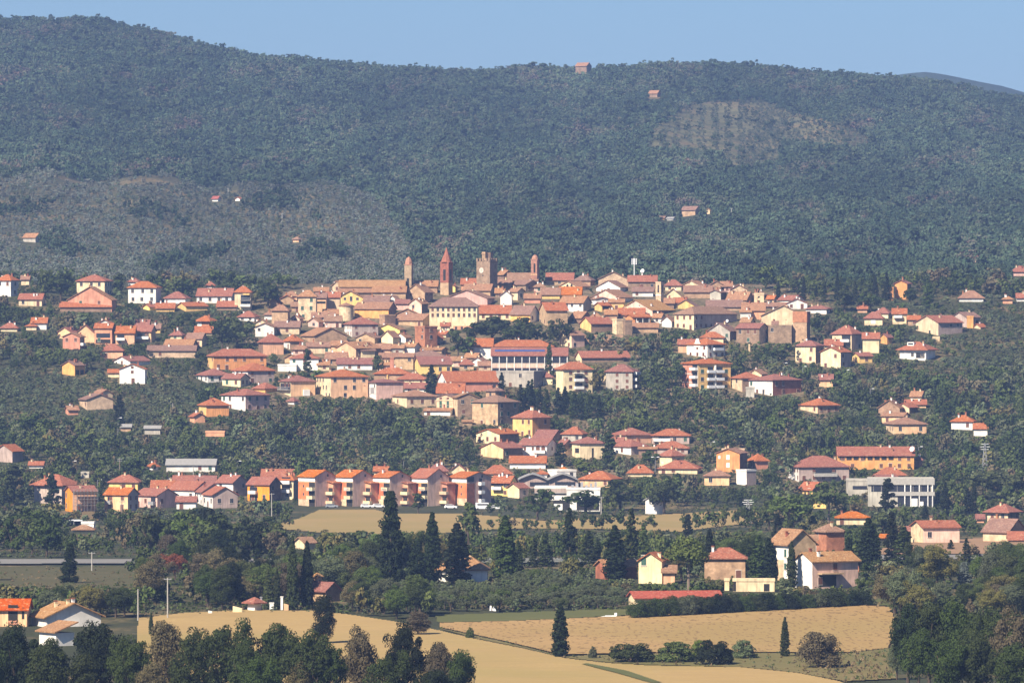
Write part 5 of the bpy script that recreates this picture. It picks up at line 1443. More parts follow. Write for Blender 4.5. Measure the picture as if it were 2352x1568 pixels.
TEXTURE = {'cypress': (0.055, 0.8), 'conifer': (0.05, 0.7), 'umbrella': (0.05, 0.6), 'olive': (0.06, 0.9)}
def crown_mesh(kind, k, per, size, aspect):
    C, Rr = crown_points(kind, k)
    # work in a space where the tree has its true aspect so that leaves keep their shape
    S = np.array([aspect, aspect, 1.0])
    V_ = clumps(C * S, Rr * min(1.0, aspect * 1.25), per, size) / S
    V_[:, 2] = np.clip(V_[:, 2], 0.0, 1.06)
    F_ = np.arange(len(V_)).reshape(-1, 4)
    t = np.repeat(rng.uniform(0.84, 1.16, len(F_)), 4)[:, None] * np.ones((1, 3))
    return V_, F_, t

def trunk_mesh(kind, aspect):
    b = MB()
    r0 = 0.035
    if kind == 'umbrella':
        b.tube((0.02, 0, -0.05), (0, 0.02, 0.42), 0.032, 0.026); b.tube((0, 0.02, 0.42), (0.04, 0, 0.72), 0.026, 0.018)
        for q in range(6):
            a_ = q*1.05; b.tube((0.02, 0.01, 0.5 + 0.03*q), (0.26*math.cos(a_), 0.26*math.sin(a_), 0.8), 0.014, 0.006, 5)
    elif kind in ('cypress', 'conifer'):
        b.tube((0, 0, -0.04), (0, 0, 0.9), 0.04, 0.008)
    elif kind in ('bush', 'low'):
        for q in range(4):
            a_ = q*1.7; b.tube((0, 0, -0.04), (0.2*math.cos(a_), 0.2*math.sin(a_), 0.5), 0.02, 0.008, 5)
    else:
        top = 0.38 if kind != 'olive' else 0.34
        b.tube((0, 0, -0.06), (0.015, 0.01, top), r0*1.1, r0*0.8)
        for q in range(5):
            a_ = q*1.26 + 0.4; b.tube((0.015, 0.01, top - 0.03*q), (0.24*math.cos(a_), 0.24*math.sin(a_), 0.62 + 0.05*(q % 3)), r0*0.55, r0*0.2, 5)
    return b.mesh('trunk', [PALEBARK if kind == 'umbrella' else BARK])

SPEC = {  # kind: (aspect, far clumps/leaves/size, near clumps/leaves/size, variants)
 'broad':   (0.95, (24, 46, 0.043), (105, 150, 0.0140), 5),
 'oval':    (0.70, (22, 44, 0.040), (96, 140, 0.0135), 4),
 'cypress': (0.24, (110, 13, 0.025), (260, 20, 0.018), 3),
 'conifer': (0.50, (70, 20, 0.030), (220, 30, 0.018), 2),
 'umbrella':(0.80, (34, 30, 0.034), (90, 52, 0.020), 2),
 'olive':   (1.15, (18, 34, 0.048), (56, 90, 0.022), 3),
 'low':     (1.05, (18, 36, 0.050), (80, 110, 0.018), 3),
 'bush':    (1.30, (16, 36, 0.066), (64, 110, 0.028), 3),
}
PROTO = {}
TRUNK = {}
def proto(kind, near, var, tone):
    key = (kind, near, var)
    if key not in PROTO:
        a_, fs, ns, _ = SPEC[kind]
        PROTO[key] = crown_mesh(kind, *(ns if near else fs), a_)
    k2 = key + (tone,)
    if k2 not in PROTO:
        PROTO[k2] = np_mesh('crown', *PROTO[key][:2], [LEAF[tone]], PROTO[key][2])
    if kind not in TRUNK: TRUNK[kind] = trunk_mesh(kind, SPEC[kind][0])
    return PROTO[k2]

NOUN = {'broad': 'tree', 'oval': 'tree', 'cypress': 'cypress', 'conifer': 'conifer', 'umbrella': 'umbrella pine', 'olive': 'olive tree', 'bush': 'bush', 'low': 'tree'}
NAME = {'broad': 'broadleaf_tree', 'oval': 'broadleaf_tree', 'cypress': 'cypress_tree', 'conifer': 'conifer_tree', 'umbrella': 'umbrella_pine', 'olive': 'olive_tree', 'bush': 'bush', 'low': 'broadleaf_tree'}
TREES = []
TSEED = random.Random(77)
def tree(kind, u, base, Hm, Wm, tone, label=None, near=None, group=None, D=None):
    if D is None:
        p, D = onground(u, base)
    else:
        p = at(u, base, D)
    if near is None: near = D < 1420
    var = TSEED.randrange(SPEC[kind][3])
    root = bpy.data.objects.new(NAME[kind], None); COL.objects.link(root)
    root.location = p; root.rotation_euler = (0, 0, TSEED.uniform(0, 6.28))
    root.scale = (Wm, Wm, Hm); root.empty_display_size = 0.5
    me = proto(kind, near, var, tone)
    link('crown', me, root); link('trunk', TRUNK[kind], root)
    s = FV / D
    TREES.append(dict(o=root, kind=kind, tone=tone, u=u, base=base, top=base - Hm*s, w=Wm*s, D=D, label=label, group=group))
    return root
def T(kind, u, top, base, w, tone, label=None, group=None, near=None):
    """a tree read off the photograph: its column, top and base rows and width"""
    D = depth_of(u, base); s = D / FV
    w *= {'cypress': 1.15, 'low': 1.2, 'bush': 1.18}.get(kind, 1.0)
    return tree(kind, u, base, (base - top)*s, w*s, tone, label, near, group)

# trees one can point at
LONE = [
 ('cypress',1287,1382,1509,34,'blackish green','lone dark cypress standing in the tan field, bare trunk below'),
 ('cypress',1803,1414,1509,19,'dark green','slim bright cypress on the field edge beside the brown bush-like tree'),
 ('low',1882,1428,1534,104,'brownish green','round brownish tree standing on the field bank at right'),
 ('bush',1450,1466,1521,110,'dark green','leftmost wide bush of the field bank row'),
 ('bush',1553,1463,1521,100,'mid green','second wide bush of the field bank row'),
 ('bush',1640,1456,1527,94,'blackish green','darkest round bush of the field bank row'),
 ('bush',1708,1460,1513,58,'olive grey','pale feathery bush at right of the field bank row'),
 ('bush',1606,1460,1512,40,'fresh green','pale green shrub tucked between two dark field bank bushes'),
 ('bush',1080,1437,1466,22,'mid green','small solitary shrub on the boundary between two fields'),
 ('oval',743,1364,1478,62,'blackish green','dark conifer-like tree leaning over the stubble field, left of centre'),
 ('bush',1362,1480,1513,22,'olive grey','thin pale shrub beside the lone dark cypress'),
 ('conifer',897,1128,1350,92,'blackish green','tallest dark conifer in the middle, above the olive trees'),
 ('conifer',958,1238,1345,66,'blackish green','dark conifer between the tallest conifer and a pointed cypress'),
 ('cypress',993,1172,1342,38,'blackish green','tall sharply pointed cypress right of the tallest conifer'),
 ('cypress',1050,1198,1338,56,'blackish green','broad ragged cypress before the tan-roofed cypress farmhouse'),
 ('cypress',1160,1180,1332,46,'dark green','bushy tall cypress right of the tan-roofed cypress farmhouse'),
 ('oval',1076,1150,1262,60,'mid green','loose grey-green poplar-like tree behind the ragged cypress'),
 ('cypress',1253,1222,1300,32,'dark green','cypress just left of the tallest pointed pair, centre'),
 ('cypress',1227,1236,1300,20,'dark green','smallest cypress of the centre group'),
 ('cypress',1308,1162,1300,32,'blackish green','tall single cypress rising against the dry field, centre'),
 ('cypress',1351,1216,1292,32,'dark green','pointed cypress left of the brick chapel'),
 ('cypress',1412,1203,1330,46,'blackish green','wide dark cypress standing right before the brick chapel'),
 ('cypress',1450,1163,1298,30,'dark green','tall cypress behind the brick chapel'),
 ('cypress',1630,1212,1322,28,'blackish green','dark cypress left of the stone hipped farmhouse'),
 ('conifer',1580,1180,1238,38,'blackish green','dark pointed conifer behind the big umbrella pine'),
 ('conifer',1785,1178,1250,46,'blackish green','black conifer above the tall white-fronted farmhouse'),
 ('cypress',1742,1226,1332,36,'dark green','first tall dark cypress between the stone house and white farm'),
 ('cypress',1766,1232,1332,34,'blackish green','second tall dark cypress between the stone house and white farm'),
 ('cypress',1818,1240,1350,22,'dark green','slim cypress right against the white-fronted farmhouse'),
 ('cypress',1814,1192,1240,16,'mid green','thin far cypress above the sloping tan farm roof'),
 ('cypress',1949,1230,1338,29,'blackish green','cypress at right end of the long white farm wing'),
 ('cypress',1995,1186,1310,46,'blackish green','ragged dark cypress right of the white farm'),
 ('cypress',2048,1172,1292,32,'blackish green','tallest cypress at lower right, before pale-ended stone house'),
 ('cypress',2076,1208,1296,44,'dark green','bushy cypress touching the tallest lower-right cypress'),
 ('cypress',2172,1106,1185,20,'blackish green','slim black cypress right of the grey glazed showroom'),
 ('cypress',2222,1120,1180,22,'blackish green','left of two black cypresses before the wooded right slope'),
 ('cypress',2238,1106,1180,18,'blackish green','right of two black cypresses before the wooded right slope'),
 ('cypress',2125,1160,1192,18,'blackish green','short cypress on the bank under the showroom'),
 ('cypress',2184,1238,1262,14,'dark green','tiny cypress tip above the rounded green pine at right'),
 ('cypress',2220,1234,1296,20,'dark green','slim cypress by the road left of brown-roofed farmhouse'),
 ('conifer',2215,1290,1352,58,'blue grey','pale blue-grey spruce at right'),
 ('umbrella',1580,1228,1356,106,'fresh green','big bright umbrella pine between the cream farmhouse and stone house'),
 ('umbrella',1812,1128,1238,120,'mid green','left umbrella pine of the far pair, above the white farm'),
 ('umbrella',1902,1104,1214,104,'mid green','right umbrella pine of the far pair, above the white farm'),
 ('broad',2152,1252,1352,98,'yellowish green','rounded yellow-green pine at lower right beside the blue-grey spruce'),
 ('cypress',991,836,905,26,'blackish green','dark cypress in front of the yellow cypress house'),
 ('cypress',1152,854,895,16,'blackish green','small dark cypress by the grey concrete building'),
 ('broad',1130,722,792,112,'dark green','big rounded dark tree above the upper school wing'),
 ('broad',1090,738,792,66,'dark green','dark tree at left of the big rounded school tree'),
 ('broad',1176,746,798,70,'dark green','low dark tree between the two round school trees'),
 ('broad',1072,776,826,52,'mid green','rounded lower tree left of the upper school wing'),
 ('broad',1216,732,796,78,'dark green','round dark tree right of the big rounded school tree'),
 ('broad',1286,732,796,62,'dark green','round dark tree below the tall stone house'),
 ('broad',1052,762,826,58,'mid green','rounded tree left of the left school wing'),
 ('broad',870,818,862,40,'mid green','round green tree between the long brown roof and white arched house'),
 ('conifer',1262,790,866,30,'dark green','thin conifer before the glazed school'),
 ('conifer',705,800,866,34,'dark green','tall conifer hiding the conifer white house'),
 ('broad',616,642,708,74,'dark green','big dark tree right of the tall cream balcony house'),
 ('broad',200,802,852,60,'mid green','round green tree left of the peach house, left slope'),
 ('broad',140,622,692,80,'dark green','big dark tree left of the big brick-red house'),
 ('broad',545,725,800,96,'mid green','large tree beside the plain white gabled house'),
 ('broad',510,740,810,70,'dark green','dark tree left of the large tree by white gabled house'),
 ('conifer',275,905,978,40,'blackish green','dark conifer right of the old stone farmhouse'),
 ('conifer',118,1090,1168,60,'blackish green','dark conifer standing before the grey broad-roofed house'),
 ('conifer',32,1066,1160,90,'dark green','large spreading cedar at left beside the grey broad-roofed house'),
 ('conifer',160,1246,1340,56,'blackish green','dark pointed conifer in the left meadow'),
 ('broad',228,1170,1204,34,'blackish green','dark round tree below the scaffolded house'),
 ('broad',960,1134,1178,46,'dark green','dark round tree before the fourth brick block'),
 ('broad',402,1268,1330,70,'rusty red','rusty red tree at left, the only red one'),
 ('cypress',615,1304,1398,20,'mid green','left of two slim cypresses behind the tiny white cottage'),
 ('cypress',636,1306,1398,19,'dark green','right of two slim cypresses behind the tiny white cottage'),
 ('cypress',705,1238,1398,26,'blackish green','dark cypress left of the little brick belfry'),
 ('cypress',672,1226,1400,24,'dark green','dim cypress further left of the little brick belfry'),
 ('cypress',347,1405,1458,10,'dark green','very thin young cypress on the stubble field edge, left'),
 ('cypress',1846,636,690,12,'blackish green','leftmost tall cypress on the right crest'),
 ('cypress',1923,626,692,13,'blackish green','tall cypress at centre of the right crest'),
 ('cypress',1893,640,694,12,'dark green','cypress left of the tall centre one, right crest'),
 ('cypress',2010,630,690,14,'blackish green','left cypress of the tallest pair by orange cypress house'),
 ('cypress',2036,624,690,17,'blackish green','right cypress of the tallest pair by orange cypress house'),
 ('cypress',1788,645,688,11,'blackish green','small cypress at the right end of the old town'),
 ('cypress',1742,666,696,8,'blackish green','tiny cypress before the plain tan block'),
 ('cypress',1964,640,692,13,'dark green','cypress midway between crest centre and orange house'),
 ('conifer',2135,650,708,48,'dark green','spreading dark conifer right of the orange cypress house'),
 ('broad',2090,660,702,44,'dark green','dark tree in front of the orange cypress house'),
 ('broad',1940,670,715,70,'dark green','dark tree mass under the right crest cypresses'),
 ('broad',2000,672,716,60,'dark green','second dark tree under the right crest cypresses'),
 ('broad',1880,720,775,60,'dark green','dark tree right of the massive stone tower'),
 ('broad',1915,735,790,54,'brownish green','brownish round tree right of the massive stone tower'),
 ('olive',1880,752,792,40,'olive grey','pale olive above the cream paired-window house'),
 ('broad',1345,1125,1178,120,'dark green','dark broad tree right of the white industrial block'),
 ('broad',1235,1126,1196,84,'dark green','large dark tree at the foot of the white industrial hall'),
 ('broad',1425,1105,1172,110,'dark green','dark broad tree below the street lamps'),
 ('broad',1525,1100,1180,90,'dark green','dark tree beside the bright white small building'),
 ('broad',1350,1058,1096,70,'fresh green','bright green tree below the pale yellow centre house'),
 ('conifer',1398,990,1078,56,'dark green','tall dark conifer before the peach long house'),
 ('conifer',1288,1016,1070,50,'dark green','dark conifer right of the white arched-loggia house'),
 ('broad',1495,1030,1080,56,'dark green','dark tree beside the brown open shed'),
 ('conifer',2040,1098,1182,60,'blackish green','big dark conifer in front of the grey glazed showroom'),
 ('broad',1996,1122,1160,46,'brownish green','small tree before the showroom wing'),
 ('cypress',1372,1236,1290,22,'dark green','short cypress between two taller ones, left of the brick chapel'),
 ('conifer',1477,1208,1292,44,'mid green','bushy greyish conifer just left of the cream gabled farmhouse'),
 ('cypress',1190,1238,1326,22,'dark green','narrow cypress beside the bushy tall one, centre'),
 ('conifer',565,1220,1292,34,'dark green','pointed conifer in the left wood behind the stubble field'),
 ('conifer',592,1228,1294,30,'blackish green','second pointed conifer in the left wood, slightly right'),
 ('cypress',1702,1246,1322,22,'dark green','cypress behind the right end of the stone hipped farmhouse'),
 ('cypress',2010,1202,1300,26,'dark green','slim cypress touching the ragged dark one right of white farm'),
 ('broad',2290,1078,1150,130,'mid green','broad leafy tree at far right above the stone farms'),
]
for a_ in LONE: T(*a_)
for k_, (u_, t_, b_, w_, c_) in enumerate([(1196,880,950,18,'blackish green'),(1214,872,948,20,'blackish green'),(1222,868,946,16,'dark green'),(1240,886,948,16,'blackish green'),(1256,894,950,18,'dark green'),(1282,888,952,20,'blackish green'),(1298,886,952,18,'blackish green'),(1318,900,962,20,'dark green'),(1336,905,964,18,'blackish green'),(1352,905,966,18,'dark green'),(1376,908,968,20,'blackish green')]):
    T('cypress', u_, t_, b_, w_, c_, None, 'cypresses in the row below the cream apartment house')

# foreground crowns along the bottom of the picture
FG = [
 ('broad',40,1432,1640,150,'blackish green'),('broad',-40,1450,1650,140,'dark green'),('broad',110,1462,1650,130,'dark green'),('broad',235,1424,1640,150,'blackish green'),('broad',300,1450,1650,120,'dark green'),
 ('oval',378,1424,1630,100,'brownish green'),('broad',440,1452,1640,120,'dark green'),('broad',505,1428,1630,140,'dark green'),('broad',560,1462,1640,100,'dark green'),('broad',640,1428,1630,140,'dark green'),('broad',720,1436,1640,130,'dark green'),
 ('broad',760,1470,1640,90,'dark green'),('broad',825,1440,1630,108,'brownish green'),('broad',935,1428,1630,112,'blackish green'),('broad',880,1500,1650,110,'dark green'),('broad',1010,1472,1640,90,'brownish green'),('broad',1060,1484,1640,96,'dark green'),
 ('oval',690,1512,1640,78,'yellowish green'),('oval',190,1500,1650,90,'dark green'),('broad',1000,1528,1660,110,'blackish green'),('broad',590,1500,1650,110,'dark green'),('oval',345,1520,1660,80,'brownish green'),('oval',960,1402,1458,60,'brownish green'),
 ('broad',2085,1384,1580,110,'blackish green'),('broad',2135,1372,1580,130,'dark green'),('broad',2200,1378,1580,120,'dark green'),('broad',2262,1384,1585,130,'dark green'),('broad',2320,1392,1590,130,'brownish green'),('broad',2380,1388,1590,130,'dark green'),
 ('broad',2110,1440,1600,110,'dark green'),('broad',2180,1460,1620,120,'dark green'),('broad',2250,1450,1620,120,'dark green'),('broad',2330,1470,1630,130,'dark green'),('broad',2060,1470,1560,60,'olive grey'),
]
for kind,u_,t_,b_,w_,c_ in FG:
    T(kind,u_,t_,b_,w_,c_,None,'big trees in the near foreground')
# the hedge of dark olives along the ploughed field
for k_ in range(22):
    u_ = 1462 + k_*24.5 + TSEED.uniform(-5, 5); b_ = 1420 - (u_ - 1460)*0.056
    T('low', u_, b_ - (TSEED.uniform(50, 62) if u_ < 1680 else TSEED.uniform(42, 58)), b_, TSEED.uniform(42, 62), TSEED.choice(['dark green','olive grey','dark green','blackish green']), None, 'dark olive hedge along the ploughed field')

# ------------------------------------------------------------------ woods filled in where the photograph shows woods
NOTREE = [FIELD['lower'], FIELD['upper'], FIELD['strip'], FIELD['right'], FIELD['leftbit'],
 [(1005,1443),(1150,1474),(1290,1508),(1500,1503),(1950,1502),(2045,1490),(2060,1560),(1830,1546),(1300,1512),(1090,1467)],
 [(1000,1404),(1180,1406),(1400,1402),(1700,1398),(1900,1385),(2050,1375),(2060,1395),(1600,1408),(1180,1430),(1000,1434)],
 [(-40,1282),(380,1281),(380,1301),(-40,1304)],[(2010,1270),(2400,1268),(2400,1290),(2010,1292)],
 [(-40,1303),(330,1301),(290,1345),(120,1352),(-40,1345)],
 [(870,1163),(1230,1165),(1230,1182),(870,1180)],[(640,1160),(880,1160),(880,1174),(700,1186),(640,1186)]]
TOWN = [(585,735),(650,670),(800,640),(1200,622),(1560,628),(1720,662),(1870,700),(1862,800),(1570,765),(1330,765),(1300,770),(1180,790),(1180,850),(1000,858),(700,865),(600,800)]
OLIVE = [[(-60,858),(270,850),(430,870),(450,960),(300,1000),(-60,1000)],[(2090,730),(2420,740),(2420,900),(2180,880),(2060,830)],[(860,1330),(1250,1330),(1440,1370),(1440,1412),(1000,1412),(860,1400)],[(1960,1345),(2110,1350),(2110,1395),(1990,1395)],[(1950,690),(2420,690),(2420,745),(2100,730)],[(330,1190),(640,1200),(640,1255),(330,1250)]]
def fbm(x, y, s):
    return (math.sin(x/s + 1.3*math.sin(y/s*0.7 + s)) + math.sin(y/s*1.9 + 2.1 + math.sin(x/s*0.6)) + math.sin((x*0.7+y*1.4)/s*1.7 + s*3)*0.6)/2.6

HIDE = sorted(RECTS, key=lambda r_: r_[4])
def clear(u0, u1, top, base, D, allow):
    """does a tree here hide a building the photograph shows in full?"""
    for (a0, a1, t0, b0, DB, root) in HIDE:
        if DB < D - 2: 
            continue
        if u1 < a0 + 1 or u0 > a1 - 1 or base < t0: continue
        vis_b = b0 - (b0 - t0)*allow
        if top < vis_b: return False
    return True
def inside_building(u, base, D):
    for (a0, a1, t0, b0, DB, root) in RECTS:
        if a0 - 3 < u < a1 + 3 and DB - 1.5 < D < DB + max(8.0, root.get('R', 8.0)) + 1.0: return True
    return False
cand = []
R2 = random.Random(2024)
row = 662.0
while row < 1425:
    D = depth_of(0, row); s = FV/D
    step_r = 10.5 if row < 1165 else 10.5
    du = 23.0 if row < 1165 else 27.0
    u = -60 + R2.uniform(0, du)
    while u < 2420:
        uu = u + R2.uniform(-6, 6); rr = row + R2.uniform(-4, 4)
        u += du*R2.uniform(0.75, 1.25)
        if any(pip(p_, uu, rr) for p_ in NOTREE): continue
        if 1180 > rr > 1165 and 640 < uu < 1780: continue
        if 1305 < rr < 1425 and 320 < uu < 460 and rr > 1400: continue
        intown = pip(TOWN, uu, rr)
        oliv = any(pip(p_, uu, rr) for p_ in OLIVE)
        n1 = fbm(uu, rr*2.0, 70.0); n2 = fbm(uu + 500, rr*2.0, 33.0)
        if intown and R2.random() > 0.10: continue
        if oliv:
            kind = 'olive'; Hm = R2.uniform(2.6, 4.2); Wm = R2.uniform(3.2, 5.0); tone = 'olive grey' if R2.random() < 0.86 else 'mid green'
        else:
            kind = 'oval' if R2.random() < 0.28 else 'broad'
            Hm = R2.uniform(4.4, 9.2)*(1 + 0.3*n1); Wm = Hm*R2.uniform(0.8, 1.1) if kind == 'broad' else Hm*R2.uniform(0.55, 0.75)
            q = n2 + R2.uniform(-0.55, 0.55)
            tone = 'dark green' if q < -0.2 else ('mid green' if q < 0.18 else ('olive grey' if q < 0.50 else ('brownish green' if q < 0.88 else 'yellowish green')))
            if 1200 < rr < 1400 and 250 < uu < 760: tone = R2.choice(['dark green', 'blackish green', 'mid green', 'dark green', 'brownish green'])
        if intown: Hm *= 0.55; Wm *= 0.6
        if 640 < uu < 1790 and 1222 < rr < 1345 and not oliv:
            tone = R2.choice(['mid green', 'olive grey', 'mid green', 'yellowish green', 'dark green'])
            cap = (rr - R2.uniform(1212, 1232))/s
            if cap < 1.5: continue
            f_ = min(1.0, cap/Hm); Hm *= f_; Wm *= max(f_, 0.6)
        if uu < 330 and rr > 1343:
            cap = (rr - R2.uniform(1338, 1352))/s
            if cap < 1.5: continue
            f_ = min(1.0, cap/Hm); Hm *= f_; Wm *= max(f_, 0.6)
        ok = False
        for sc_ in (1.0, 0.72, 0.5, 0.33):
            h_, w_ = Hm*sc_, Wm*max(sc_, 0.5)
            if inside_building(uu, rr, D): break
            if clear(uu - w_*s*0.42, uu + w_*s*0.42, rr - h_*s*0.96, rr, D, 0.14 if not intown else 0.05):
                ok = True; break
        if not ok: continue
        Dt = depth_of(0, rr)
        cand.append((h_*s*w_*s, kind, uu, rr, h_, w_, tone, Dt))
    row += step_r
# keep clear of the trees placed by hand
hand = [(t['u'], t['base'], t['w'], t['top']) for t in TREES]
def near_hand(c):
    return any(abs(c[2] - u_) < w_*0.45 and abs(c[3] - b_) < 9 for u_, b_, w_, _ in hand)
def hides_fg(c):
    # thin things seen against fields stay readable
    s = FV/c[7]
    return any(abs(c[2] - u_) < c[5]*s*0.5 and c[3] > b_ and c[3] - c[4]*s < b_ - 0.25*(b_ - t_) for u_, b_, w_, t_ in hand if b_ < 1400)
cand = [c for c in cand if not near_hand(c) and not hides_fg(c)]
cand.sort(key=lambda c: -c[0])
used = {}
LIMIT = {'broad': 215, 'olive': 120}
rest = []
for c in cand:
    _, kind, uu, rr, h_, w_, tone, Dt = c
    k_ = 'olive' if kind == 'olive' else 'broad'
    if used.get(k_, 0) < LIMIT[k_]:
        used[k_] = used.get(k_, 0) + 1
        tree(kind, uu, rr, h_, w_, tone, None, None, 'olive trees on the slopes' if kind == 'olive' else 'broadleaf trees between the houses')
    else:
        rest.append(c)

def mass(name, items, variants, tints, kind='stuff'):
    """one mesh for a wood nobody could count: items = (x,y,z,w,h,rot,variant), tints per item"""
    Vs, Ts = [], []
    it = np.array(items, float); tn = np.array(tints, float)
    for v_ in range(len(variants)):
        sel = it[:, 6].astype(int) == v_
        A = it[sel]; tt = tn[sel]
        if not len(A): continue
        P, lt = variants[v_]
        c, s_ = np.cos(A[:, 5])[:, None], np.sin(A[:, 5])[:, None]
        X = (P[None, :, 0]*c - P[None, :, 1]*s_)*A[:, 3:4] + A[:, 0:1]
        Y = (P[None, :, 0]*s_ + P[None, :, 1]*c)*A[:, 3:4] + A[:, 1:2]
        Z = P[None, :, 2]*A[:, 4:5] + A[:, 2:3]
        Vs.append(np.stack([X, Y, Z], -1).reshape(-1, 3))
        Ts.append((tt[:, None, :]*lt[None, :, :]).reshape(-1, 3))
    V_ = np.concatenate(Vs); T_ = np.concatenate(Ts)
    F_ = np.arange(len(V_)).reshape(-1, 4)
    o = link(name, np_mesh(name, V_, F_, [MASS], T_))
    o['kind'] = kind
    return o
MASS = massmat('woodland_leaves')
def variants_of(kind, n, k, per, size, aspect):
    out_ = []
    for _ in range(n):
        V_, F_, t = crown_mesh(kind, k, per, size, aspect)
        out_.append((V_, t))
    return out_
VB = variants_of('broad', 6, 14, 24, 0.058, 0.95)
items, tints = [], []
for c in rest:
    _, kind, uu, rr, h_, w_, tone, Dt = c
    p = at(uu, rr, Dt)
    items.append((p.x, p.y, p.z - 0.1*h_, w_, h_*1.05, R2.uniform(0, 6.28), R2.randrange(6)))
    k_ = R2.uniform(0.78, 1.22); c_ = TONES[tone]
    tints.append((c_[0]*k_*R2.uniform(0.92, 1.1), c_[1]*k_, c_[2]*k_))
mass('woodland', items, VB, tints)

# low scrub on the slopes
items, tints = [], []
VS = variants_of('bush', 4, 7, 12, 0.11, 1.3)
row = 664.0
while row < 1410:
    D = depth_of(0, row); s = FV/D
    u = -60 + R2.uniform(0, 10)
    while u < 2420:
        uu = u + R2.uniform(-4, 4); rr = row + R2.uniform(-3, 3); u += R2.uniform(7, 14) if row < 1170 else R2.uniform(9, 18)
        if any(pip(p_, uu, rr) for p_ in NOTREE): continue
        if pip(TOWN, uu, rr) and R2.random() > 0.12: continue
        w_ = R2.uniform(1.2, 2.6); h_ = R2.uniform(0.8, 1.9)
        if inside_building(uu, rr, D): continue
        if not clear(uu - w_*s*0.4, uu + w_*s*0.4, rr - h_*s, rr, D, 0.12): continue
        p = at(uu, rr, depth_of(0, rr))
        items.append((p.x, p.y, p.z - 0.15, w_, h_, R2.uniform(0, 6.28), R2.randrange(4)))
        q = fbm(uu, rr*2, 25.0) + R2.uniform(-0.5, 0.5)
        c_ = TONES['olive grey'] if q > 0.5 else (TONES['brownish green'] if q > 0.15 else (TONES['mid green'] if q > -0.35 else TONES['dark green']))
        k_ = R2.uniform(0.75, 1.25)
        tints.append((c_[0]*k_, c_[1]*k_, c_[2]*k_))
    row += 7.5
# weeds and brambles on the banks between the fields
BANK = [[(1010,1440),(1150,1472),(1290,1506),(1500,1500),(1700,1500),(1950,1500),(2045,1488),(2060,1562),(1940,1566),(1830,1548),(1700,1535),(1500,1531),(1400,1525),(1300,1514),(1200,1491),(1090,1469)],[(1900,1384),(2060,1372),(2075,1400),(2050,1398),(1960,1391)],[(-40,1304),(330,1302),(290,1345),(120,1352),(-40,1345)],[(300,1412),(440,1402),(560,1398),(720,1400),(720,1408),(560,1406),(430,1412),(318,1424)]]
row = 1304.0
while row < 1566:
    u = -40 + R2.uniform(0, 8)
    while u < 2070:
        uu = u + R2.uniform(-3, 3); rr = row + R2.uniform(-2, 2); u += R2.uniform(6, 13)
        dens = 0.75 if uu > 1840 else 0.42
        if not any(pip(p_, uu, rr) for p_ in BANK) or R2.random() > dens: continue
        D = depth_of(uu, rr); w_ = R2.uniform(0.6, 1.6); h_ = R2.uniform(0.35, 1.0)*(1.5 if uu > 1900 else 1.0)
        p = at(uu, rr, D); items.append((p.x, p.y, p.z - 0.05, w_, h_, R2.uniform(0, 6.28), R2.randrange(4)))
        c_ = R2.choice([TONES['brownish green'], TONES['olive grey'], TONES['mid green'], (0.20, 0.15, 0.085), (0.17, 0.125, 0.075)]); k_ = R2.uniform(0.8, 1.25)
        tints.append((c_[0]*k_, c_[1]*k_, c_[2]*k_))
    row += 4.5
mass('scrub', items, VS, tints)

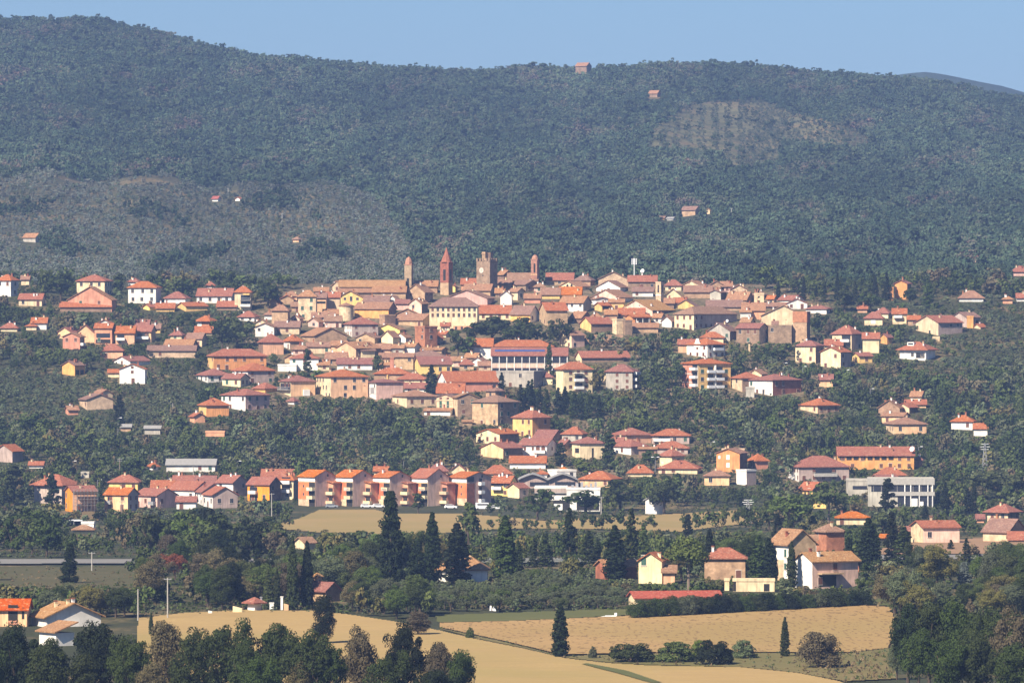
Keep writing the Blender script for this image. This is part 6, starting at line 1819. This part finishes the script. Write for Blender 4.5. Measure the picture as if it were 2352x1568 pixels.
# forest on the far hills
def hill_kind(u, r_, D):
    spur = D < 3420 and u < 960 - (D - 3000)*0.25
    terr = pip([(1480,345),(1500,300),(1590,240),(1740,232),(1800,255),(1960,300),(2010,330),(1960,350),(1800,330),(1790,375),(1690,400),(1650,360)], u, r_)
    return 'spur' if spur else ('terrace' if terr else 'wood')
items, tints = [], []
VH = variants_of('broad', 8, 8, 16, 0.085, 0.95)
hill_houses = [r_ for r_ in RECTS if r_[4] > 2650]
Dn = 2530.0
while Dn < 4760:
    s = FV/Dn
    stepD = 9.0 if Dn > 2900 else 7.5
    du_m = 3.7
    u = -70 + R2.uniform(0, 10)
    us_, rs_ = [], []
    while u < 2425:
        us_.append(u + R2.uniform(-4, 4)); u += du_m*s*R2.uniform(0.7, 1.3)
    us_ = np.array(us_); dds = Dn + rng.uniform(-stepD*0.5, stepD*0.5, len(us_))
    rs_ = row_at(dds, us_); zs_ = ground_z(dds, us_)
    for uu, rr, dd_, zz in zip(us_, rs_, dds, zs_):
        k_ = hill_kind(uu, rr, dd_)
        n1 = fbm(uu, rr*1.6, 48.0); n2 = fbm(uu + 300, rr*1.6, 21.0)
        if k_ == 'wood':
            w_ = R2.uniform(3.6, 7.2); h_ = w_*R2.uniform(0.75, 1.1)
            q = 0.75*n1 + 0.45*n2 + R2.uniform(-0.35, 0.35)
            c_ = (0.045, 0.070, 0.041) if q < -0.25 else ((0.066, 0.095, 0.055) if q < 0.45 else ((0.090, 0.099, 0.066) if q < 0.85 else (0.108, 0.088, 0.069)))
            if R2.random() < 0.07 + 0.10*max(0.0, n2): w_ *= R2.uniform(1.4, 2.1); h_ *= 1.45; c_ = (0.040, 0.058, 0.031)
        elif k_ == 'spur':
            if R2.random() < 0.10 + 0.22*n2: continue
            w_ = R2.uniform(2.8, 4.6); h_ = w_*0.85
            c_ = (0.118, 0.133, 0.107) if R2.random() < 0.72 else (0.075, 0.095, 0.054)
            if n1 > 0.45 and R2.random() < 0.35: w_ = R2.uniform(5, 8); h_ = w_*0.95; c_ = (0.040, 0.058, 0.031)
            if 410 < rr < 428 and 120 < uu < 420: 
                if R2.random() < 0.8: continue
        else:
            if int(uu/15.0) % 2 == 0 and uu < 1700 and R2.random() < 0.9: continue
            if R2.random() < 0.2: continue
            w_ = R2.uniform(2.6, 3.8); h_ = w_*0.75; c_ = (0.083, 0.099, 0.066)
            if R2.random() < 0.05: w_ *= 2.0; h_ *= 2.0; c_ = (0.040, 0.058, 0.031)
        sc_ = FV/dd_
        bad = dd_ < 2720 and inside_building(uu, rr, dd_)
        for (a0, a1, t0, b0, DB, root) in hill_houses:
            if dd_ < DB + 14 and a0 - 4 < uu < a1 + 4 and rr + 2 > t0 and rr - h_*sc_ < b0 - 2: bad = True; break
        if bad: continue
        items.append(((uu - 1176)*dd_/FV, dd_, zz - 0.25*h_, w_, h_*1.2, R2.uniform(0, 6.28), R2.randrange(8)))
        j = R2.uniform(0.82, 1.20)*(1.0 + 0.26*fbm(uu + 900, rr*1.9 + dd_*0.02, 118.0))
        tints.append((c_[0]*j*R2.uniform(0.9, 1.12), c_[1]*j, c_[2]*j))
    Dn += stepD
mass('forest', items, VH, tints)
print('hill crowns', len(items), 'mid', len(rest), 'cand', len(cand))

# ------------------------------------------------------------------ poles, masts, vehicles, small things
def pole(u, top, base, label, name='utility_pole', r0=0.14, arms=1, mat=WOOD, lamp=0, D=None):
    if D is None: D = depth_of(u, base)
    p = at(u, base, D); h = (base - top)*D/FV
    root = bpy.data.objects.new(name, None); COL.objects.link(root); root.location = p
    tag(root, label, name.replace('_', ' '))
    b = MB(); b.tube((0, 0, -0.6), (0, 0, h), r0*1.15, r0*0.8, 8)
    b.build('post', [mat], root)
    for k in range(arms):
        b = MB(); b.box(-0.8, 0.8, -0.06, 0.06, h - 0.35 - 0.6*k, h - 0.22 - 0.6*k)
        for x in (-0.7, 0.0, 0.7): b.lathe([(0.05, h - 0.22 - 0.6*k), (0.06, h - 0.05 - 0.6*k)], 6, x, 0)
        b.build('crossarm', [GREY], root)
    for k in range(lamp):
        sx = 1 if k == 0 else -1
        b = MB(); b.tube((0, 0, h - 0.05), (sx*0.9, 0, h + 0.12), 0.05, 0.04, 6)
        b.build('lamp_arm', [GREY], root)
        b = MB(); b.box(sx*1.0 - 0.42, sx*1.0 + 0.42, -0.2, 0.2, h + 0.05, h + 0.26)
        b.build('lamp_head', [LAMPW], root)
    RECTS.append((u - 2, u + 2, top, base, D, root))
    return root
pole(624,1132,1205,'pale tall utility pole before the bright orange row house',mat=CONC)
pole(275,1052,1112,'pole with a flat platform above the bright yellow hipped house',arms=2)
pole(280,1150,1212,'brown wooden pole below the peach semi-detached house')
pole(211,1267,1312,'pale utility pole in the left meadow beside the road',arms=1,mat=CONC)
pole(60,1174,1208,'short wooden pole in trees at lower left')
pole(444,1070,1100,'pale pole rising before the grey-roofed long shed',arms=0,mat=CONC)
pole(385,1326,1420,'tall pale pole at the left end of the stubble field',arms=1,mat=CONC)
pole(317,1352,1424,'shorter pale pole left of the stubble field',arms=0,mat=CONC)
pole(822,1300,1350,'thin pale pole in the wood left of the tallest conifer',arms=0,mat=CONC)
pole(1381,1140,1192,'pale pole standing in front of the dark broad trees',mat=CONC)
pole(397,925,974,'thin pole on the slope below the low white villa',arms=0,mat=CONC)
pole(648,490,510,'upper pale pole on the olive hillside, left',arms=1,mat=CONC,r0=.2)
pole(524,432,452,'pale pole beside the vivid red-roofed hut',arms=1,mat=CONC,r0=.2)
pole(1075,545,560,'small pale pole on hillside above the clock tower',arms=0,mat=CONC,r0=.2)
pole(1680,478,503,'pale pole on the right hillside near the brown farmhouse',arms=1,mat=CONC,r0=.2)
pole(1755,510,530,'isolated pale pole on the right hillside slope',arms=0,mat=CONC,r0=.2)
for u_,t_,b_,lb,n_ in ((1505,1050,1085,'tall double-headed street lamp beside the cream centre-right house',2),(1515,1063,1085,'shorter single street lamp right of the double-headed one',1),
  (927,1059,1092,'street lamp behind the roofs of the brick apartment row',1),(545,1059,1090,'street lamp behind the white terrace houses',1),
  (224,1102,1140,'street lamp right of the scaffolded house roof',1),(166,1059,1100,'street lamp in the trees above the grey broad-roofed house',1),
  (384,1100,1126,'street lamp between yellow hipped and white terrace roofs',1),(1620,1026,1056,'street lamp left of the orange two-window gable',1),(1633,1015,1056,'tall street lamp near the orange two-window gable',1),
  (2110,1026,1060,'street lamp right of the long orange terrace',1),(2335,1032,1068,'street lamp in the woods at far right',1),(2282,1096,1130,'street lamp on the road at far right',1),
  (1844,842,896,'tall street lamp right of the low brick-sided house',1),(1800,834,866,'street lamp above the long low red house, right',1),(1942,850,890,'street lamp beside small house in trees, right',1),(1999,893,935,'street lamp among right slope trees',1),(271,960,1000,'street lamp on the left wooded slope',1)):
    pole(u_,t_,b_,lb,'street_lamp',0.09,0,GREY,n_)

def lattice(u, top, base, label, wide=2.2, arms=((0.97, 2.6), (0.88, 3.4), (0.80, 2.6)), name='pylon'):
    D = depth_of(u, base); p = at(u, base, D); h = (base - top)*D/FV
    root = bpy.data.objects.new(name, None); COL.objects.link(root); root.location = p; tag(root, label, name)
    b = MB()
    w = lambda z: (wide*(1 - z/h) + 0.35*z/h)/2
    n_ = 7
    for sx in (-1, 1):
        for sy in (-1, 1):
            b.tube((sx*w(0), sy*w(0), -1), (sx*w(h), sy*w(h), h), 0.09, 0.06, 5)
    for k in range(n_):
        z0_, z1_ = h*k/n_, h*(k+1)/n_
        for sy in (-1, 1):
            b.tube((-w(z0_), sy*w(z0_), z0_), (w(z1_), sy*w(z1_), z1_), 0.05, 0.05, 4); b.tube((w(z0_), sy*w(z0_), z0_), (-w(z1_), sy*w(z1_), z1_), 0.05, 0.05, 4)
    b.build('lattice_frame', [GREY], root)
    for f_, l_ in arms:
        b = MB(); b.tube((-l_/2, 0, h*f_), (l_/2, 0, h*f_), 0.08, 0.08, 5); b.build('crossarm', [LAMPW], root)
    RECTS.append((u - 3, u + 3, top, base, D, root))
lattice(2262,1017,1090,'grey lattice power pylon on the wooded right slope')
lattice(1718,1146,1202,'thin pale lattice pylon standing in the dry field')
lattice(849,1005+55,1060+60,'unused',wide=1.0) if False else None

# rooftop antenna and dish
aD = [r_ for r_ in BUILD if r_[1] == 'antenna house'][0]
u_, v_ = tv('A4', 1683, 470); D_ = aD[7] + 5
root = bpy.data.objects.new('antenna_mast', None); COL.objects.link(root); root.location = at(u_, v_, D_); tag(root, 'pale mobile phone mast with panel antennas on the old town skyline', 'antenna mast')
h_ = (470 - 250)/5.995*D_/FV
b = MB(); b.tube((0,0,-1.5),(0,0,h_),0.16,0.12,8); b.build('mast', [LAMPW], root)
for k in range(4):
    x = -0.95 + 0.63*k
    b = MB(); b.box(x - .13, x + .13, -.3, -.05, h_ - 2.7, h_ - 0.1); b.build('antenna_panel', [LAMPW], root)
b = MB(); b.box(-1.1, 1.1, -.08, .08, h_ - 2.5, h_ - 2.35); b.box(-1.1, 1.1, -.08, .08, h_ - .7, h_ - .55); b.build('mount_frame', [GREY], root)
def dish(t, x, y, D, label, r=0.55):
    u_, v_ = tv(t, x, y); p = at(u_, v_, D)
    root = bpy.data.objects.new('satellite_dish', None); COL.objects.link(root); root.location = p; root.rotation_euler = (math.radians(70), 0, math.radians(-35)); tag(root, label, 'satellite dish')
    b = MB(); b.lathe([(0.05, -0.18), (r*.6, -0.1), (r, 0.0), (r*.97, 0.03), (r*.55, -0.06), (0.02, -0.14)], 16); b.build('reflector', [LAMPW], root)
    b = MB(); b.tube((0, 0, -0.15), (0, -.5, -1.3), 0.05, 0.05, 6); b.build('bracket', [GREY], root)
dish('A4',1795,425,D_,'white satellite dish beside the phone mast on the skyline',.9)
dish('C6',808,155,depth_of(2090,1078),'white satellite dish on the right end of long orange terrace',.9)
dish('A5',612,892,depth_of(1690,752),'white satellite dish before the shaded side of long palazzo',.6)

# scaffolding round the yellow house
r = SCAF
sc = bpy.data.objects.new('scaffolding', None); COL.objects.link(sc); sc.location = r.location; sc.rotation_euler = r.rotation_euler
tag(sc, 'grey scaffolding against the orange-yellow house at lower left', 'scaffolding')
L_, R_, h_ = r['L'], r['R'], r['h']
b = MB()
n_ = 7
for k in range(n_ + 1):
    y = -R_/2 + R_*k/n_
    for x in (L_/2 + 1.0, L_/2 + 2.0): b.tube((x, y, -1), (x, y, h_ + .6), .05, .05, 5)
b.build('standards', [GREY], sc)
for z in (2.0, 4.0, 6.0, h_ - .2):
    b = MB(); b.box(L_/2 + .9, L_/2 + 2.1, -R_/2, R_/2, z, z + .1); b.box(L_/2 + 2.02, L_/2 + 2.08, -R_/2, R_/2, z + .95, z + 1.05); b.build('platform', [WOOD], sc)

# carport, wall pieces, tarpaulin, pillars
def slab_on_posts(t, x0, x1, y, yb, label, name, mat=TIN, dep=5.0):
    u0, v0 = tv(t, x0, y); u1, vb = tv(t, x1, yb); D = depth_of(u0, vb); s = D/FV; w = (u1-u0)*s; h = (vb - v0)*s
    root = bpy.data.objects.new(name, None); COL.objects.link(root); root.location = at((u0+u1)/2, vb, D); tag(root, label, name)
    b = MB(); b.box(-w/2, w/2, 0, dep, h - .3, h); b.build('roof', [mat], root)
    for x in (-w/2 + .3, 0, w/2 - .3):
        for yy in (.3, dep - .3):
            b = MB(); b.box(x - .1, x + .1, yy - .1, yy + .1, -1.5, h - .3); b.build('post', [GREY], root)
    b = MB(); b.box(-w/2 + .1, w/2 - .1, dep - .2, dep - .05, -1, h - .3); b.build('back_wall', [DARK], root)
    RECTS.append((u0, u1, v0, vb, D, root)); root['R'] = dep
slab_on_posts('C1',895,1135,842,925,'white flat-roofed carport beside the trees, lower left','carport')
def block(name, t, x0, x1, y0, y1, mat, label, dep=0.5, cat=None, slant=0.0, cap=None):
    u0, v0 = tv(t, x0, y0); u1, vb = tv(t, x1, y1); D = depth_of(u0, vb); s = D/FV; w = (u1-u0)*s; h = (vb-v0)*s
    b = MB()
    b.poly([(-w/2,0,-1),(w/2,0,-1),(w/2,0,h - slant),(-w/2,0,h)]); b.poly([(w/2,dep,-1),(-w/2,dep,-1),(-w/2,dep,h),(w/2,dep,h - slant)])
    b.poly([(w/2,0,-1),(w/2,dep,-1),(w/2,dep,h-slant),(w/2,0,h-slant)]); b.poly([(-w/2,dep,-1),(-w/2,0,-1),(-w/2,0,h),(-w/2,dep,h)])
    b.poly([(-w/2,0,h),(w/2,0,h-slant),(w/2,dep,h-slant),(-w/2,dep,h)])
    if cap: b.box(-w/2 - .1, w/2 + .1, -.1, dep + .1, h, h + .15)
    o = link(name, b.mesh(name, [mat]), None, at((u0+u1)/2, vb, D))
    tag(o, label, cat or name.replace('_', ' '))
    RECTS.append((u0, u1, v0, vb, D, o))
    return o
block('pillar','D2',1232,1258,390,565,GREY,'grey square pillar right of the tiny white cottage',.45,cap=1)
block('pillar','D2',1514,1545,385,560,WHITE,'tall white pillar at the top of the stubble field',.5,cap=1)
block('garden_shrine','D2',1362,1418,470,560,WHITE,'low white block between the grey and white pillars',.9,'shrine',cap=1)
block('stone_block','D2',1558,1622,475,565,WALL['E'],'pale pink block right of the tall white pillar',1.0,slant=.2)
block('rubble_heap','D2',855,985,508,602,WALL['C'],'pale heap of rubble left of the tiny white cottage',1.5,'rubble heap',slant=.5)
block('rubble_heap','D2',515,570,570,618,WALL['W'],'small whitish heap at the left of field edge',.8,'rubble heap',slant=.1)
block('town_wall','A4',1000,1530,1302,1425,WALL['T'],'old stone retaining wall right of lone cream gabled house',1.0,'wall')
block('garden_wall','B4',1110,1290,395,470,WALL['C'],'tan terrace wall between the two apartment houses',.6,'wall')
block('brick_bank_wall','A5',905,930,1210,1340,WALL['L'],'narrow pale wall end below dark ramparts',.8,'wall')
block('terrace_wall','A6',1090,1190,1105,1170,WALL['L'],'pale terrace wall below the cream long-roof house',.6,'wall')
u_, v_ = tv('D3', 2085, 575); D_ = depth_of(u_, v_)
b = MB(); b.poly([(-.55,0,.1),(.6,0,.0),(.25,.9,1.0),(-.5,.9,1.05)]); b.poly([(-.55,.06,.04),(.6,.06,-.06),(.25,.96,.94),(-.5,.96,.99)][::-1])
o = link('tarpaulin', b.mesh('tarpaulin', [LAMPW]), None, at(u_, v_, D_), 0, (1.15, 1.0, 1.0)); tag(o, 'slanting white tarpaulin lying in the meadow below olive trees', 'tarpaulin')
u_, v_ = tv('D4', 1370, 1300); D_ = depth_of(u_, v_)
b = MB(); b.box(-1.3,1.0,-.4,.4,.25,.42); b.box(.6,1.1,-.4,.4,.42,.95); b.tube((-1.3,0,.3),(-2.2,0,.15),.05,.04,6); b.lathe([(.3,-.08),(.3,.08)],10,0,0)
o = link('farm_trailer', b.mesh('farm_trailer', [LAMPW]), None, at(u_, v_, D_)); tag(o, 'small white farm trailer parked on the meadow grass', 'trailer')

def car(u, base, L_, mat, label, rz=0.0, van=False, name='parked_car'):
    D = depth_of(u, base); root = bpy.data.objects.new(name, None); COL.objects.link(root); root.location = at(u, base, D); root.rotation_euler = (0, 0, rz)
    tag(root, label, 'van' if van else 'car', 'vehicles parked by the brick apartments' if 1150 < base < 1190 else None)
    h = 2.3 if van else 1.42
    pr = [(-L_/2,.35),(L_/2,.35),(L_/2,.75),(L_/2-.15,.9),(L_/2-1.0,.95),(L_/2-1.6,h),(-L_/2+.5,h),(-L_/2+.1,.95),(-L_/2,.8)] if not van else [(-L_/2,.35),(L_/2,.35),(L_/2,1.1),(L_/2-.9,1.3),(L_/2-1.4,h),(-L_/2,h)]
    b = MB(); w = .85
    b.poly([(x,-w,z) for x,z in pr]); b.poly([(x,w,z) for x,z in pr][::-1])
    for k in range(len(pr)):
        p,q = pr[k],pr[(k+1)%len(pr)]; b.poly([(p[0],-w,p[1]),(p[0],w,p[1]),(q[0],w,q[1]),(q[0],-w,q[1])][::-1])
    b.build('body', [mat], root)
    b = MB(); zt = h - .12; b.box(-L_/2+.6, L_/2-1.35 if not van else L_/2-1.5, -w-.02, w+.02, .98 if not van else 1.45, zt if not van else 1.95); b.build('side_window', [GLASS], root)
    for x in (-L_/2+.75, L_/2-.8):
        for y in (-w+.02, w-.02):
            b = MB(); b.lathe([(.3,-.1),(.32,0),(.3,.1)],12); o = b.build('wheel', [TYRE], root); o.location = (x, y, .32); o.rotation_euler = (math.radians(90), 0, 0)
    return root
CW, CB, CG, CR = flat('white_car_paint',(0.75,0.75,0.75),.3), flat('dark_car_paint',(0.04,0.05,0.07),.25), flat('silver_car_paint',(0.4,0.42,0.45),.3,.4), flat('blue_car_paint',(0.10,0.16,0.30),.3)
car(1112,1170,5.6,CW,'white lorry box parked right of the last brick block',0,True,'parked_van')
car(1139,1170,4.2,CW,'white car right of the white lorry box',.2)
car(842,1166,4.0,CW,'white car below the second brick block')
car(870,1166,4.2,CW,'second white car, below the third brick block',.1)
car(606,1166,4.3,CR,'white and blue car before the bright orange row house',.4)
car(762,1166,4.1,CG,'silver car below the leftmost brick block')
car(1036,1168,4.2,CW,'white car below the fourth brick block',-.2)
car(2268,1352,4.0,CB,'dark car parked under trees at lower right',.3)
car(2336,1376,4.2,CG,'silver car beside the little hut in the right corner',.2)
car(1345,1168+4,4.0,CW,'white vehicle at the foot of the white industrial block',.1)

# ------------------------------------------------------------------ labels of the trees, told apart by what they stand beside
cnt = Counter(b_[1] for b_ in BUILD)
MARKS = [b_ for b_ in BUILD if cnt[b_[1]] == 1 and len(b_[1].split()) <= 8]
groups = defaultdict(list)
for t in TREES:
    if t['label']:
        lb = t['label']
        tag(t['o'], lb, NOUN[t['kind']] if t['kind'] not in ('broad', 'oval', 'low') else 'tree', t['group'])
        continue
    cyv = (t['base'] + t['top'])/2
    best = None
    for m_ in MARKS:
        dx = max(m_[3] - t['u'], 0, t['u'] - m_[4]); dy = max(m_[5] - t['base'], 0, t['base'] - m_[6])
        d = math.hypot(dx, dy*1.2)
        if best is None or d < best[0]: best = (d, m_, dx, dy)
    d, m_, dx, dy = best
    far_ = d > 60
    if dx <= dy*0.8:
        rel = 'below' if t['base'] > m_[6] else 'above'
    else:
        rel = 'left of' if t['u'] < m_[3] else 'right of'
    if rel == 'above' and dy < 3: rel = 'behind'
    t['rel'] = ('well ' if far_ and rel in ('below', 'above') else ('far ' if far_ else '')) + rel
    t['mark'] = m_[1]
    groups[(t['kind'] if t['kind'] not in ('oval', 'low') else 'broad', t['tone'], t['rel'], t['mark'])].append(t)
for (kind, tone, rel, mark), ts in groups.items():
    ts.sort(key=lambda t: t['u'])
    art = '' if mark.split()[0] in ('two',) else 'the '
    for k, t in enumerate(ts):
        base = f"{tone} {NOUN[kind]} {rel} {art}{mark}"
        if len(ts) == 2: base = ('left one, ' if k == 0 else 'right one, ') + base
        elif len(ts) > 2: base = f"{NUM[k] if k < 12 else f'{k + 1}th'} from left, " + base
        w_ = base.split()
        tag(t['o'], ' '.join(w_[:16]), NOUN[kind], t['group'])

HAZE_DENSITY = 0.000068
b = MB(); b.box(-2600, 2600, -60, 8200, -40, 385)
m, nt, out = _new('air')
pv = nt.nodes.new('ShaderNodeVolumePrincipled')
pv.inputs['Color'].default_value = (0.33, 0.51, 1.0, 1)
pv.inputs['Density'].default_value = HAZE_DENSITY
nt.links.new(pv.outputs[0], out.inputs['Volume'])
hz = b.build('haze', [m]); hz['kind'] = 'stuff'
print('things', len(THINGS), 'objects', len(bpy.data.objects), 'dup labels', [k for k, v in Counter(o['label'] for o in THINGS).items() if v > 1][:20])
print('long labels', [o['label'] for o in THINGS if not 4 <= len(o['label'].split()) <= 16][:20])
